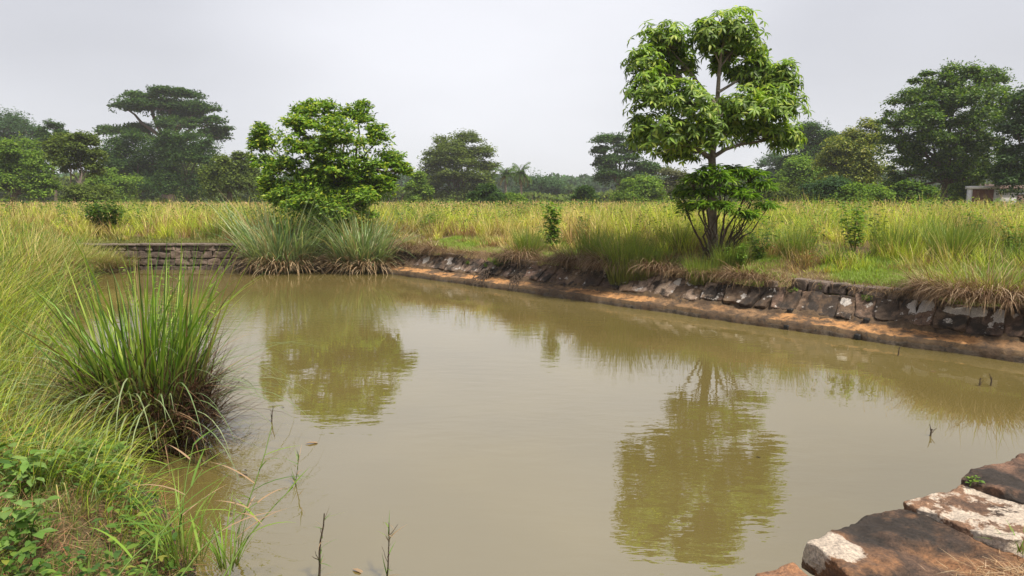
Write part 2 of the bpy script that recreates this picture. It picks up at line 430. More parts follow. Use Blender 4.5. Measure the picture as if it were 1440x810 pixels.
# water sheet follows the outline, tucked a little under the banks
n = len(PX); cx, cyy = PX.mean(), PY.mean()
nxt = [(i+1) % n for i in range(n)]
out = []
for i in range(n):
    a = np.array([PX[i-1]-PX[i], PY[i-1]-PY[i]]); c = np.array([PX[nxt[i]]-PX[i], PY[nxt[i]]-PY[i]])
    ta, tc_ = -a/np.linalg.norm(a), c/np.linalg.norm(c)
    nrm = np.array([ta[1]+tc_[1], -(ta[0]+tc_[0])]); nrm = nrm/np.linalg.norm(nrm)
    out.append((PX[i]+nrm[0]*.30, PY[i]+nrm[1]*.30, 0.0))
mb.add(out, np.array([list(range(n))]))
tag(mb.build('water', M_WATER), kind='structure')

# ------------------------------------------------------------------ stone work
def rounded_box(nu=10, pw=5.0):
    """unit rounded cube surface as a grid of six faces"""
    g_ = np.linspace(-1, 1, nu+1); A, B = np.meshgrid(g_, g_)
    V = []; F = []; k = 0
    i = (np.arange(nu)[:, None]*(nu+1)+np.arange(nu)[None]).ravel()
    q = np.stack([i, i+1, i+nu+2, i+nu+1], -1)
    for ax in range(3):
        for s in (-1, 1):
            p = np.zeros((nu+1, nu+1, 3)); p[..., ax] = s; p[..., (ax+1) % 3] = A*s; p[..., (ax+2) % 3] = B
            V.append(p.reshape(-1, 3)); F.append(q+k); k += (nu+1)**2
    V = np.concatenate(V); F = np.concatenate(F)
    nrm = (np.abs(V)**pw).sum(1, keepdims=True)**(1/pw)
    V = V/nrm
    # weld
    key = np.round(V, 5); _, first, inv = np.unique(key, axis=0, return_index=True, return_inverse=True)
    return V[first], inv.ravel()[F]
RB10 = rounded_box(12, 16.0); RB5 = rounded_box(5, 12.0); RB40 = rounded_box(56, 22.0)
def block(mb, quad, z0, z1, res=RB10, amp=.015, seed=0, col=(1, 1, 1), nsc=6.0, xyz=None):
    """irregular stone: quad = four xy corners (counter-clockwise)"""
    V, F = res
    q = np.asarray(quad, float)[:, :2]
    u, v = (V[:, 0]+1)/2, (V[:, 1]+1)/2
    xy = q[0]*((1-u)*(1-v))[:, None] + q[1]*(u*(1-v))[:, None] + q[2]*(u*v)[:, None] + q[3]*((1-u)*v)[:, None]
    z = z0 + (V[:, 2]+1)/2*(z1-z0)
    P = np.stack([xy[:, 0], xy[:, 1], z], -1)
    for ax in range(3):
        P[:, ax] += (fbm(P[:, 0]*nsc+ax*13, P[:, 1]*nsc, P[:, 2]*nsc, seed=seed+ax, octv=4)-.5)*amp*2
    mb.add(P, F, col)

# --- right-hand bank: battered stone revetment with a ledge at the water
A = np.array([8.6, 7.1]); B = np.array([-3.9, 19.85]); LW = np.linalg.norm(B-A); tW = (B-A)/LW; nW = np.array([-tW[1], tW[0]])
if nW[1] < 0: nW = -nW
def bankpt(l, s, z): p = A+tW*l+nW*s; return np.array([p[0], p[1], z])
wall = thing('stone_embankment', bankpt(LW/2, .5, 0), 'long sloping stone bank with an orange ledge along the far side of the pond', 'embankment')
prof = [(-.02, -.7, 2), (-.02, .05, 0), (.0, .10, 2), (.03, .14, 2), (.06, .155, 1), (.16, .17, 1), (.27, .185, 1), (.36, .20, 1), (.40, .235, 2), (.46, .27, 2), (.52, .30, 3), (.66, .41, 3), (.80, .52, 3), (.95, .60, 3)]
pr = []
for (a_, b_) in zip(prof[:-1], prof[1:]):
    for t in np.linspace(0, 1, 4)[:-1]: pr.append((a_[0]+(b_[0]-a_[0])*t, a_[1]+(b_[1]-a_[1])*t, a_[2] if t < .5 else b_[2]))
pr.append(prof[-1])
nl = 520; ls = np.linspace(-.6, LW+.9, nl)
cols = {0: (.11, .085, .06), 1: (.44, .225, .085), 2: (.12, .075, .036), 3: (.13, .085, .055)}
V = []; C = []
for s_, z_, k in pr:
    wob = (fbm(ls*1.4, ls*0+s_*2, seed=21)-.5)*.09 + (fbm(ls*7, ls*0+s_*9, seed=22, octv=4)-.5)*.075
    zw = (fbm(ls*2.1, ls*0+s_*3, seed=31)-.5)*(.055 if s_ < .42 else .15) + (fbm(ls*12, ls*0+s_*11, seed=33, octv=4)-.5)*(.05 if s_ < .42 else .09)
    p = A[None]+tW[None]*ls[:, None]+nW[None]*(s_+wob)[:, None]
    V.append(np.concatenate([p, (z_+zw*(z_ > -.3))[:, None]], 1))
    c = np.array(cols[k]); cc = np.repeat(c[None], nl, 0)
    if k == 1:   # the sandy wash fades in and out along the bank
        f = np.clip((fbm(ls*.9, ls*0, seed=41)-.36)*7, .25, 1)[:, None]; cc = cc*f+np.array((.17, .11, .06))*(1-f)
    C.append(cc)
V = np.stack(V, 1).reshape(-1, 3); C = np.stack(C, 1).reshape(-1, 3); k = len(pr)
i = (np.arange(nl-1)[:, None]*k+np.arange(k-1)[None]).ravel()
mb = MB(); mb.add(V, np.stack([i, i+1, i+k+1, i+k], -1), C)
mb.build('ledge', M_LEDGE, wall, smooth=True)
# facing stones, one battered course of ill-fitting slabs, partly buried in mud
mb = MB(); l = -.5; q = 0
while l < LW+.1:
    w = random.uniform(.17, .46); w2 = random.uniform(-.04, .04)
    pc = A+tW*(l+w/2); px = 720+F_PX*pc[0]/max(pc[1], 1)
    buried = random.random() < (.45 if 690 < px < 860 else .12)
    s0 = .44+random.uniform(-.03, .05); s1 = .86+random.uniform(-.04, .03); z0 = .25+random.uniform(-.02, .03); z1 = .57+random.uniform(-.03, .03)
    tone = random.choice([.35, .45, .6, .8, 1.0, 1.2])
    if 862 < px < 985: tone = random.uniform(1.3, 2.3)
    elif 560 < px < 700: tone = random.uniform(.9, 2.0)
    cc = np.array([tone, tone*random.uniform(.94, 1.02), tone*random.uniform(.9, 1.02)])
    if tone > 1.2: cc = cc*np.array([.95, 1.05, 1.18])
    Vb, Fb = RB10
    sk = random.uniform(-.06, .06)
    u = l+.008+(Vb[:, 0]+1)/2*(w-.016)+Vb[:, 1]*sk
    vv = (Vb[:, 1]+1)/2; th = Vb[:, 2]*.045-(.045 if buried else .005)+Vb[:, 0]*random.uniform(-.012, .012)
    s_ = s0+vv*(s1-s0)-th*.62+random.uniform(-.012, .012); z_ = z0+vv*(z1-z0)+th*.78
    P = (A[None]+tW[None]*u[:, None]+nW[None]*s_[:, None]); P = np.concatenate([P, z_[:, None]], 1)
    for ax in range(3): P[:, ax] += (fbm(P[:, 0]*5+ax*9, P[:, 1]*5, P[:, 2]*5, seed=q+ax, octv=4)-.5)*.11
    mb.add(P, Fb, cc*.8)
    l += w; q += 3
mb.build('facing_stones', M_FACING, wall)
# coping blocks; the ones left bare of earth can be counted
l = -.3; q = 0
while l < LW+.1:
    w = random.uniform(.22, .42)
    pc = A+tW*(l+w/2); px = 720+F_PX*pc[0]/max(pc[1], 1)
    bare = 1095 < px < 1310 or (850 < px < 900 and random.random() < .4) or px > 1430
    if bare or random.random() < .25:
        zt = .78 if bare else .70
        cb = MB(); g_ = random.uniform(.012, .03); s_ = random.uniform(.85, .90)
        quad = [bankpt(l+w-g_, s_, 0), bankpt(l+g_, s_, 0), bankpt(l+g_, s_+.3, 0), bankpt(l+w-g_, s_+.3, 0)]
        block(cb, quad, zt-.2, zt+random.uniform(-.02, .02), RB10, .02, q, nsc=7)
        cb.build('coping_stone', M_COPING, wall)
    l += w; q += 5
# square drain holes: solid blocks, the shade inside put into a near-black colour
M_HOLE = flat_mat('hole_shade', (.008, .007, .006), .6)
for (hx, hy, zz, ss) in ((1112, 437, .27, .40), (1211, 454, .26, .385), (1100, 462, .05, -.01), (1200, 476, .05, -.01), (1104, 441, .27, .39)):
    p = on(hx, hy, zz); l_ = float(np.dot(p[:2]-A, tW))
    if hx == 1104: continue
    hb = MB(); r = .045
    quad = [bankpt(l_+r, ss-.035, 0), bankpt(l_-r, ss-.035, 0), bankpt(l_-r, ss+.1, 0), bankpt(l_+r, ss+.1, 0)]
    block(hb, quad, zz-.045, zz+.04, RB5, .004, 3); hb.build('drain_hole', M_HOLE, wall)

# --- back wall: squared rubble in courses under a thin coping
back = thing('rubble_wall', (-9.2, 21.1, 0), 'straight brown rubble stone wall at the back end of the pond', 'wall')
mb = MB(); mb.add([(-15.5, 21.05, -.8), (-4.4, 21.05, -.8), (-4.4, 21.05, .78), (-15.5, 21.05, .78), (-15.5, 21.35, -.8), (-4.4, 21.35, -.8), (-4.4, 21.35, .78), (-15.5, 21.35, .78)],
                  [[0, 1, 2, 3], [4, 7, 6, 5], [0, 3, 7, 4], [1, 5, 6, 2], [3, 2, 6, 7]])
mb.build('mortar_core', M_MORTAR, back)
mb = MB(); z = -.12; q = 100
for h_ in (.27, .23, .25, .16):
    x = -15.4+random.uniform(-.1, .1)
    while x < -4.5:
        w = random.uniform(.22, .62); g_ = random.uniform(.008, .02)
        t_ = random.choice([.7, .9, 1.0, 1.2, 1.5]) if x > -11.5 else random.choice([.6, .7, .8, 1.0])
        y = 20.98+random.uniform(-.02, .02)
        block(mb, [(x+g_, y), (x+w-g_, y), (x+w-g_, y+.2), (x+g_, y+.2)], z+g_, z+h_-g_+random.uniform(-.03, .02), RB10, .05, q, (t_, t_*.97, t_*.97), nsc=5)
        x += w; q += 1
    z += h_
mb.build('stone_courses', M_BACKST, back)
x = -15.5
mb = MB()
while x < -4.5:
    w = random.uniform(.7, 1.3)
    block(mb, [(x+.006, 20.93), (x+w-.006, 20.93), (x+w-.006, 21.4), (x+.006, 21.4)], .79, .86+random.uniform(-.01, .01), RB5, .012, q); x += w; q += 1
mb.build('coping_slabs', M_COPING, back)

# --- near edge: big slabs by the camera
SLAB_G = 'big stone slabs capping the near edge of the pond'
slabs = [
    # (front-left, front-right = water side; back-right, back-left), top z, label, material args
    ([on(1125, 762, .66), on(1262, 714, .68), on(1500, 812, .68), on(1262, 876, .66)], .68, 'broad dark brown slab with one white lime patch at its water-side corner', (.07, .045, .034), (.18, .105, .065), .69, .50, (.28, .14, .065)),
    ([on(1268, 703, .73), on(1352, 677, .73), on(1560, 742, .73), on(1425, 782, .70)], .735, 'pale slab mostly covered in whitish and ochre lime crust', (.13, .075, .05), (.30, .17, .10), .49, .40, (.45, .24, .11)),
    ([on(1352, 674, .75), on(1442, 634, .75), on(1640, 690, .75), on(1570, 745, .75)], .755, 'reddish brown rough slab at the right edge behind the pale slab', (.09, .055, .04), (.21, .12, .08), .70, .46, (.26, .14, .085)),
    ([on(1068, 812, .63), on(1120, 790, .63), on(1260, 900, .63), on(1190, 960, .63)], .635, 'rusty brown slab at the bottom edge, lowest of the slabs', (.16, .085, .05), (.30, .165, .10), .72, .35, (.36, .18, .09)),
    ([on(1452, 632, .74), on(1530, 602, .74), on(1700, 640, .74), on(1650, 690, .74)], .745, 'last dark slab beyond the reddish slab at the right edge', (.10, .065, .05), (.2, .13, .10), .72, .45, None),
]
for q, (quad, zt, lab, b0, b1, wh, dk, org) in enumerate(slabs):
    c = np.mean([p for p in quad], 0)
    mb = MB(); block(mb, [tuple(p[:2]-c[:2]) for p in quad], -.15, 0.0, RB40, .05, 200+q*5, nsc=3.0)
    Pn = mb.V[0]
    for ax in range(3): Pn[:, ax] += (fbm(Pn[:, 0]*17+ax*5, Pn[:, 1]*17, Pn[:, 2]*17, seed=700+q+ax, octv=4)-.5)*.034
    mt = stone_mat('slab_stone', b0, b1, wh, (.66, .56, .46), darkt=dk, sc=1.25, orange=org, patches=[(on(1150, 757, .68), .17), (on(1185, 775, .68), .14)] if q == 0 else [])
    o = mb.build('stone_slab', mt); o.location = (c[0], c[1], zt)
    tag(o, lab, 'stone slab', SLAB_G)
# masonry below the slabs
base = thing('pond_wall', (2.5, 3.6, 0), 'dark wet stone wall footing under the big slabs at the near edge', 'wall')
mb = MB()
e0, e1 = np.array([-.4, 1.65]), np.array([8.6, 7.1]); te = (e1-e0)/np.linalg.norm(e1-e0); ne = np.array([te[1], -te[0]])
l = 0; q = 300
while l < 10.3:
    w = random.uniform(.35, .7)
    for z0, z1 in ((-.5, -.1), (-.1, .2), (.2, .50)):
        s_ = .10+random.uniform(-.02, .03)
        f = lambda a, s: tuple(e0+te*a+ne*s)
        block(mb, [f(l+w-.015, s_+.6), f(l+.015, s_+.6), f(l+.015, s_), f(l+w-.015, s_)][::-1], z0+.01, z1-.01, RB5, .03, q, (.7, .7, .7)); q += 1
    l += w
mb.build('stone_courses', M_FACING, base)

# ------------------------------------------------------------------ trees
GREENS = {
    'bright': ([(.14, .26, .026), (.22, .35, .035), (.40, .46, .05), (.06, .12, .018)], [3, 3, 1.4, 2]),
    'mid': ([(.065, .13, .018), (.11, .19, .025), (.20, .28, .035), (.035, .075, .014)], [3, 3, 1.2, 2]),
    'whorl': ([(.12, .20, .03), (.18, .27, .04), (.32, .39, .07), (.06, .10, .02)], [3, 3, 1.3, 1.6]),
    'dark': ([(.04, .085, .022), (.06, .12, .028), (.10, .17, .035), (.025, .05, .016)], [3, 3, 1, 1.5]),
    'olive': ([(.09, .13, .028), (.13, .18, .035), (.18, .23, .045), (.05, .075, .02)], [3, 3, 1, 1.5]),
    'light': ([(.13, .22, .035), (.18, .29, .04), (.26, .35, .055), (.07, .13, .022)], [3, 3, 1, 2]),
    'yellow': ([(.15, .20, .03), (.26, .30, .045), (.38, .38, .06), (.07, .11, .02)], [3, 2, 1.5, 2]),
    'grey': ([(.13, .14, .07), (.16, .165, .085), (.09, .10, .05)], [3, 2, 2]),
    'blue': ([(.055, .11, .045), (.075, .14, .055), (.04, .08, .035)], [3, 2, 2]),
}
DENS = 2.9
def crown(mb, lobes, leaf, n_leaf, palette, tmpl=T_FAR, flat=.62, sub=9, asp=.55, droop=.0, hollow=.55, subr=.46, dens_seed=0):
    """lobes: (centre, (rx, ry, rz)); foliage gathers in sub-clumps on each lobe; returns sub-clump centres"""
    cen = []; vol = np.array([l[1][0]*l[1][2]+l[1][0]*l[1][1]*.5 for l in lobes]); vol = vol/vol.sum()
    for (c, r), vfrac in zip(lobes, vol):
        c = np.asarray(c, float); r = np.asarray(r, float)
        ns = max(4, int(sub*(1+RNG.random()*.4)))
        d = unit(RNG.normal(size=(ns, 3))); d[:, 2] = np.where(d[:, 2] < -.6, -d[:, 2]*.6, d[:, 2]); d = unit(d)
        rr = RNG.uniform(hollow-.1, 1.08, (ns, 1))
        sc = c+d*r*rr
        nl_ = int(n_leaf*DENS*vfrac/ns)+1
        for s_ in sc:
            rs = r*subr*RNG.uniform(.55, 1.35); rs[2] = max(rs[2], flat*rs[0])
            m = int(nl_*RNG.uniform(.6, 1.4))
            dd = unit(RNG.normal(size=(m, 3))); dd[:, 2] = np.where(dd[:, 2] < -.2, -dd[:, 2]*.7, dd[:, 2])
            P = s_+dd*rs*RNG.uniform(.3, 1.25, (m, 1))
            tone = RNG.uniform(.82, 1.18)
            C = pal(m, *palette)*tone
            az = RNG.uniform(0, 2*PI, m); D = np.stack([np.cos(az), np.sin(az), RNG.uniform(-.7, .25, m)-droop], -1)
            D = D+dd*.5
            Nn = unit(dd+np.array([0, 0, .6])+RNG.normal(size=(m, 3))*.35)
            leaves(mb, P, D, Nn, leaf*RNG.uniform(.7, 1.3, m), leaf*asp*RNG.uniform(.7, 1.3, m), C, tmpl)
        # stray sprays break the outline
        m = int(n_leaf*DENS*vfrac*.34); dd = unit(RNG.normal(size=(m, 3)))
        rr2 = 1+.35*(fbm(dd[:, 0]*2.2+c[0], dd[:, 1]*2.2+c[1], dd[:, 2]*2.2+c[2], seed=7)-.42)*2
        P = c+dd*r*(RNG.uniform(.75, 1.18, (m, 1))*rr2[:, None]); keep = noise3(P[:, 0]/(leaf*4), P[:, 1]/(leaf*4), P[:, 2]/(leaf*4), seed=19) > .52
        P = P[keep]; dd = dd[keep]; m = len(P)
        leaves(mb, P, dd+RNG.normal(size=(m, 3))*.7, unit(dd*.5+np.array([0, 0, .6])+RNG.normal(size=(m, 3))*.5), leaf*RNG.uniform(.6, 1.2, m), leaf*asp*RNG.uniform(.6, 1.2, m), pal(m, *palette), tmpl)
        cen.append((c, sc))
    return cen

TIER = False
def px_lobes(D, specs, depth=1.0):
    """crown lobes written as photo extents (px, py, rx, ry[, depth offset m]) at the tree's own distance D"""
    out_ = []
    for s_ in specs:
        px, py, rx, ry = s_[:4]; off = s_[4] if len(s_) > 4 else 0
        c = at(px, py, D+off); k = D/F_PX
        out_.append((c, (rx*k, max(rx, ry)*k*depth*.9, (ry if TIER else max(ry, rx*.72))*k)))
    return out_

def far_tree(name, label, D, bx, specs, leaf=.3, n=6000, palette='dark', trunk=.3, fork=.45, bark=None, group='trees beyond the field', tmpl=T_FAR, sub=9, limbs=True, base_z=1.25, flat=.85, wob=1, subr=.5, hollow=.5, asp=.6, cat='tree', stems=1, stempart='trunk'):
    root_p = at(bx, 285, D); root_p[2] = base_z-.1
    t = thing(name, root_p, label, cat, group)
    xs = [q_[0] for q_ in specs]; lowy = max(q_[1]+q_[3] for q_ in specs)
    global TIER
    TIER = flat < .6
    lobes = px_lobes(D, specs)
    TIER = False
    mb = MB(); cen = crown(mb, lobes, leaf, n, GREENS[palette], tmpl, sub=sub, flat=flat, subr=subr, hollow=hollow, asp=asp)
    mb.build('crown', M_LEAF if tmpl is not T_FAR else M_FARLEAF, t)
    tb = MB()
    allc = np.array([c for c, _ in cen]); mid = allc.mean(0)
    zlow = min(c[2]-r[2] for c, r in lobes)
    fz = max(base_z+.4, base_z+(mid[2]-base_z)*fork)
    for st in range(stems):
        off = np.array([(st-(stems-1)/2)*trunk*2.2, 0, 0])
        fk = np.array([root_p[0]*.75+mid[0]*.25, root_p[1], fz])+off*2
        p = curve(root_p+off*.6, fk, 0, 6, .05); p[0] = root_p+off*.6
        tube(tb, p, np.linspace(trunk*1.25, trunk*.8, 6)/math.sqrt(stems), 8, wob=.2)
        if limbs:
            for c, sc in cen[st::stems]:
                e_ = c-np.array([0, 0, .15])*1
                tube(tb, curve(p[-1]-np.array([0, 0, .05]), e_, .06, 6, .10), np.linspace(trunk*.55, trunk*.16, 6), 6)
                for s2 in sc[:6]:
                    tube(tb, curve(e_, s2, .04, 4, .12), np.linspace(trunk*.18, trunk*.05, 4), 4)
    tb.build(stempart, bark or M_BARK, t)
    return t

# the tall whorl-leaved tree on the right bank
D0 = 14.0
tb0 = at(1003, 352, D0); tb0[2] = 1.05
big = thing('whorl_leaved_tree', tb0, 'tall lone tree with drooping rosettes of long leaves on the right bank', 'tree')
spec0 = [(1026, 52, 46, 36, .0), (1042, 70, 34, 20, .5), (992, 52, 20, 22, -.3),
         (934, 58, 42, 24, .2), (905, 92, 27, 26, -.2), (950, 88, 32, 24, .5),
         (915, 135, 36, 30, -.6), (900, 190, 24, 30, .0), (938, 190, 42, 30, -.8), (970, 145, 40, 28, -.9), (985, 190, 42, 28, -.6), (955, 214, 34, 16, .3),
         (1063, 105, 30, 28, .5), (1100, 112, 24, 24, .0), (1048, 150, 34, 26, -.7), (1093, 150, 40, 28, -.3), (1068, 185, 42, 22, .2), (1105, 192, 24, 24, .4), (1012, 92, 14, 12, .4), (1012, 152, 22, 14, .4), (1036, 104, 16, 13, .5), (1000, 178, 24, 14, .6), (1075, 130, 30, 18, .5), (935, 110, 24, 16, .4), (1003, 62, 16, 14, .3), (1030, 178, 18, 12, -.2)]
TIER = True
lob0 = px_lobes(D0, spec0, .9)
TIER = False
mb = MB(); twigs = MB(); hubs = []
for c, r in lob0:
    r = np.array(r); ns = int(48+ 84*r[0]*r[2]/.35)
    d = unit(RNG.normal(size=(ns, 3))); d[:, 2] = np.where(d[:, 2] < -.75, -d[:, 2], d[:, 2])
    rad = RNG.uniform(.35, 1.10, (ns, 1))*(.88+.3*fbm(d[:, 0]*2.5+c[0], d[:, 1]*2.5, d[:, 2]*2.5+c[2], seed=5)[:, None])
    P = c+d*r*rad
    hubs.append((c, P))
    for p, dd in zip(P, d):
        axis_ = unit(np.array([dd[0]*.7, dd[1]*.7, .55+abs(dd[2])*.5])+RNG.normal(size=3)*.15)
        k = random.randint(7, 10); th = np.linspace(0, 2*PI, k, endpoint=False)+random.random()*6
        a1 = unit(np.cross(axis_, [0.2, .5, .8])); a2 = np.cross(axis_, a1)
        R = np.cos(th)[:, None]*a1+np.sin(th)[:, None]*a2
        el = RNG.uniform(-.6, .4, (k, 1))
        Dv = R+axis_*el+np.array([0, 0, -.12])
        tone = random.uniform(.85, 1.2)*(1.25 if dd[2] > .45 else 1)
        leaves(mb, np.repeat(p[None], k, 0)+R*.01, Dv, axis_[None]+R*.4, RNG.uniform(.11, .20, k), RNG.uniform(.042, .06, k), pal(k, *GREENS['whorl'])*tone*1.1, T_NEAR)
mb.build('crown', M_LEAF, big)
tk = MB()
K = lambda px, py, o=0: at(px, py, D0+o)
leader = np.array([tb0, K(1002, 310), K(1001, 270), K(1002, 240), K(1001, 220), K(1005, 180, .1), K(1009, 140, .1), K(1011, 105), K(1014, 75), K(1020, 48), K(1026, 28)])
tube(tk, leader, np.array([.125, .095, .085, .08, .08, .058, .048, .04, .03, .02, .012]), 10, wob=.12)
mains = [([K(1001, 222), K(1020, 210), K(1042, 203, .1), K(1075, 198, .2), K(1100, 190, .3)], .05), ([K(1001, 224), K(985, 212, -.1), K(962, 200, -.3), K(935, 192, -.5), K(905, 188, -.3)], .055),
         ([K(1003, 200), K(985, 170, -.3), K(965, 150, -.6), K(930, 138, -.6)], .04), ([K(1006, 170), K(1030, 150, -.2), K(1060, 140, -.3), K(1095, 135, -.2)], .04),
         ([K(1008, 148), K(985, 120, .2), K(968, 98, .3), K(940, 66, .2)], .036), ([K(1008, 150), K(960, 110, .2), K(915, 100, 0)], .03),
         ([K(1010, 130), K(1035, 115, .3), K(1065, 100, .4), K(1095, 108, .1)], .034), ([K(1012, 95), K(1028, 75, .2), K(1045, 55, .3)], .025), ([K(1012, 90), K(1000, 62, -.2), K(992, 48, -.2)], .02)]
for pts, r0 in mains:
    tube(tk, pts, np.linspace(r0, r0*.35, len(pts)), 7)
mainpts = np.concatenate([leader[4:]]+[np.array(p) for p, _ in mains])
for c, P in hubs:
    for p in P[::3]:
        j = np.argmin(np.linalg.norm(mainpts-(p*.6+c*.4), axis=1))
        tube(tk, curve(mainpts[j], p, -.05, 5, .08), np.linspace(.012, .004, 5), 4)
tk.build('trunk', M_BARKPALE, big)

# shrub at its foot
sh = thing('understorey_shrub', at(1003, 345, 13.6)*np.array([1, 1, 0])+np.array([0, 0, 1.0]), 'low spreading shrub around the foot of the tall lone tree', 'shrub')
mb = MB(); st = MB(); b0 = np.array(sh['_org'])
for (px, py, rx, ry, o) in [(975, 258, 18, 10, -.2), (998, 246, 18, 10, -.3), (1030, 242, 20, 8, .2), (1055, 248, 15, 10, .1), (1070, 262, 11, 8, 0), (960, 272, 12, 8, .2), (985, 272, 16, 8, -.1), (1020, 268, 20, 7, .3), (1045, 275, 12, 7, -.2), (1077, 290, 13, 7, .2), (1052, 302, 13, 6, -.3), (966, 294, 12, 8, 0), (990, 290, 16, 9, -.3), (1022, 292, 16, 9, -.35), (1012, 256, 14, 8, -.4)]:
    c = at(px, py, 13.6+o); k_ = 13.6/F_PX
    ns = int(rx*ry*.16)+8 if py < 280 else 19
    for _ in range(ns):
        d = unit(RNG.normal(size=3)); d[2] = abs(d[2])*.8 if random.random() < .8 else d[2]
        p = c+d*np.array([rx, rx, ry*1.3])*k_*random.uniform(.4, 1.3)
        k = random.randint(7, 10); th = RNG.uniform(0, 2*PI, k); R = np.stack([np.cos(th), np.sin(th), RNG.uniform(-.5, .35, k)], -1)
        leaves(mb, np.repeat(p[None], k, 0)+R*.03, R, np.array([[0, 0, 1.]])+R*.3, RNG.uniform(.15, .24, k), RNG.uniform(.028, .04, k), pal(k, [(.17, .30, .03), (.11, .22, .024), (.26, .38, .045), (.06, .12, .018)], [3, 3, 1.3, 1.5]), T_NEAR)
        if random.random() < .5: tube(st, curve(c-np.array([0, 0, .1]), p, 0, 4, .1), np.linspace(.01, .004, 4), 4)
    tube(st, curve(b0+RNG.normal(size=3)*np.array([.08, .08, 0]), c-np.array([0, 0, .1]), -.05, 7, .08), np.linspace(.028, .01, 7), 5)
for _ in range(9):
    a_ = b0+np.array([random.uniform(.1, .5), random.uniform(-.2, .2), .1]); b_ = at(random.uniform(1040, 1085), random.uniform(262, 305), 13.6)
    tube(st, curve(a_, b_, .12, 8, .12), np.linspace(.012, .005, 8), 4)
mb.build('foliage', M_LEAF, sh); st.build('stems', M_TWIG, sh)

# the bushy tree at the pond's back corner
D1 = 22.3
spec1 = [(450, 165, 34, 26), (415, 185, 38, 26, -.5), (375, 200, 22, 26, .2), (372, 240, 22, 26), (500, 168, 32, 22, .4), (530, 195, 26, 24), (548, 228, 26, 18, .3), (480, 195, 40, 26, -.9),
         (435, 215, 38, 28, -1.1), (400, 238, 34, 26, -.7), (470, 240, 40, 28, -1.0), (515, 240, 34, 26, -.3), (440, 262, 36, 20, -.9), (500, 272, 36, 18, -.4), (390, 268, 26, 14, -.2), (530, 265, 20, 18, .4), (425, 155, 18, 12, .5), (565, 242, 14, 8), (510, 150, 14, 10, .6), (455, 190, 40, 30, 1.4), (400, 220, 36, 30, 1.4), (510, 215, 36, 30, 1.4), (415, 285, 30, 14, -.9), (455, 290, 34, 16, -1.0), (495, 294, 28, 16, -.7), (380, 262, 22, 16, -.2), (465, 275, 60, 22, .8), (545, 255, 20, 12, 0)]
t1 = thing('bushy_tree', np.array([at(452, 330, D1)[0], D1, 1.0]), 'broad bright green bushy tree behind the two silvery reed clumps', 'tree')
mb = MB(); cen = crown(mb, px_lobes(D1, [(q_[0], q_[1], q_[2]*.73, q_[3]*.75)+tuple(q_[4:]) for q_ in spec1 if not (len(q_) > 4 and q_[4] > 1)]+[(415, 288, 34, 16, -1.1), (455, 292, 36, 18, -1.2), (495, 292, 32, 18, -.9), (385, 270, 22, 18, -.4), (540, 262, 18, 14, -.2), (365, 205, 12, 16, .2), (560, 236, 16, 9, .1), (366, 182, 10, 7), (575, 240, 8, 6)], .9), .15, 17000, GREENS['bright'], T_MID, sub=15, flat=.75, asp=.42, subr=.36, hollow=.5)
mb.build('crown', M_LEAF, t1)
tk = MB(); bp = np.array(t1['_org'])
for sx in (-.28, -.05, .2, .42):
    f = bp+np.array([sx*2.4, random.uniform(-.4, .4), 1.7+random.random()*.5]); tube(tk, curve(bp+np.array([sx*.7, 0, 0]), f, 0, 6, .08), np.linspace(.10, .065, 6), 7)
    for c, sc in cen:
        if random.random() < .4:
            tube(tk, curve(f, c, .04, 6, .1), np.linspace(.05, .018, 6), 5)
            for s2 in sc[:6]: tube(tk, curve(c, s2, .03, 4, .1), np.linspace(.018, .006, 4), 4)
tk.build('trunk', M_BARK, t1)

# ---- trees beyond the field, each its own
FT = far_tree
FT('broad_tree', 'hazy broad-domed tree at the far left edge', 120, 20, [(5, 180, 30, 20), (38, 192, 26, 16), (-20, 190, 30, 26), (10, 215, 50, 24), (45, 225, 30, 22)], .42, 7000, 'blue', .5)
FT('ragged_tree', 'small dark ragged tree poking above the bare-stemmed tree', 95, 78, [(62, 190, 9, 8), (76, 180, 9, 8), (88, 190, 9, 8), (74, 205, 18, 12)], .3, 2200, 'dark', .2)
FT('bushy_tree', 'yellow-green bushy tree at the left edge above the bank', 62, 20, [(25, 215, 26, 20), (5, 232, 26, 26), (45, 240, 24, 22), (20, 258, 40, 18), (-15, 240, 25, 30), (60, 262, 18, 12)], .24, 9000, 'light', .25)
FT('forked_tree', 'flat-crowned tree with pale forking bare stems on the left', 58, 115, [(95, 208, 22, 11), (120, 202, 18, 10), (80, 222, 16, 9), (132, 220, 14, 9), (108, 224, 24, 9), (100, 238, 12, 6), (128, 236, 14, 6)], .24, 5200, 'olive', .15, .3, M_BARKPALE, stems=3, subr=.45)
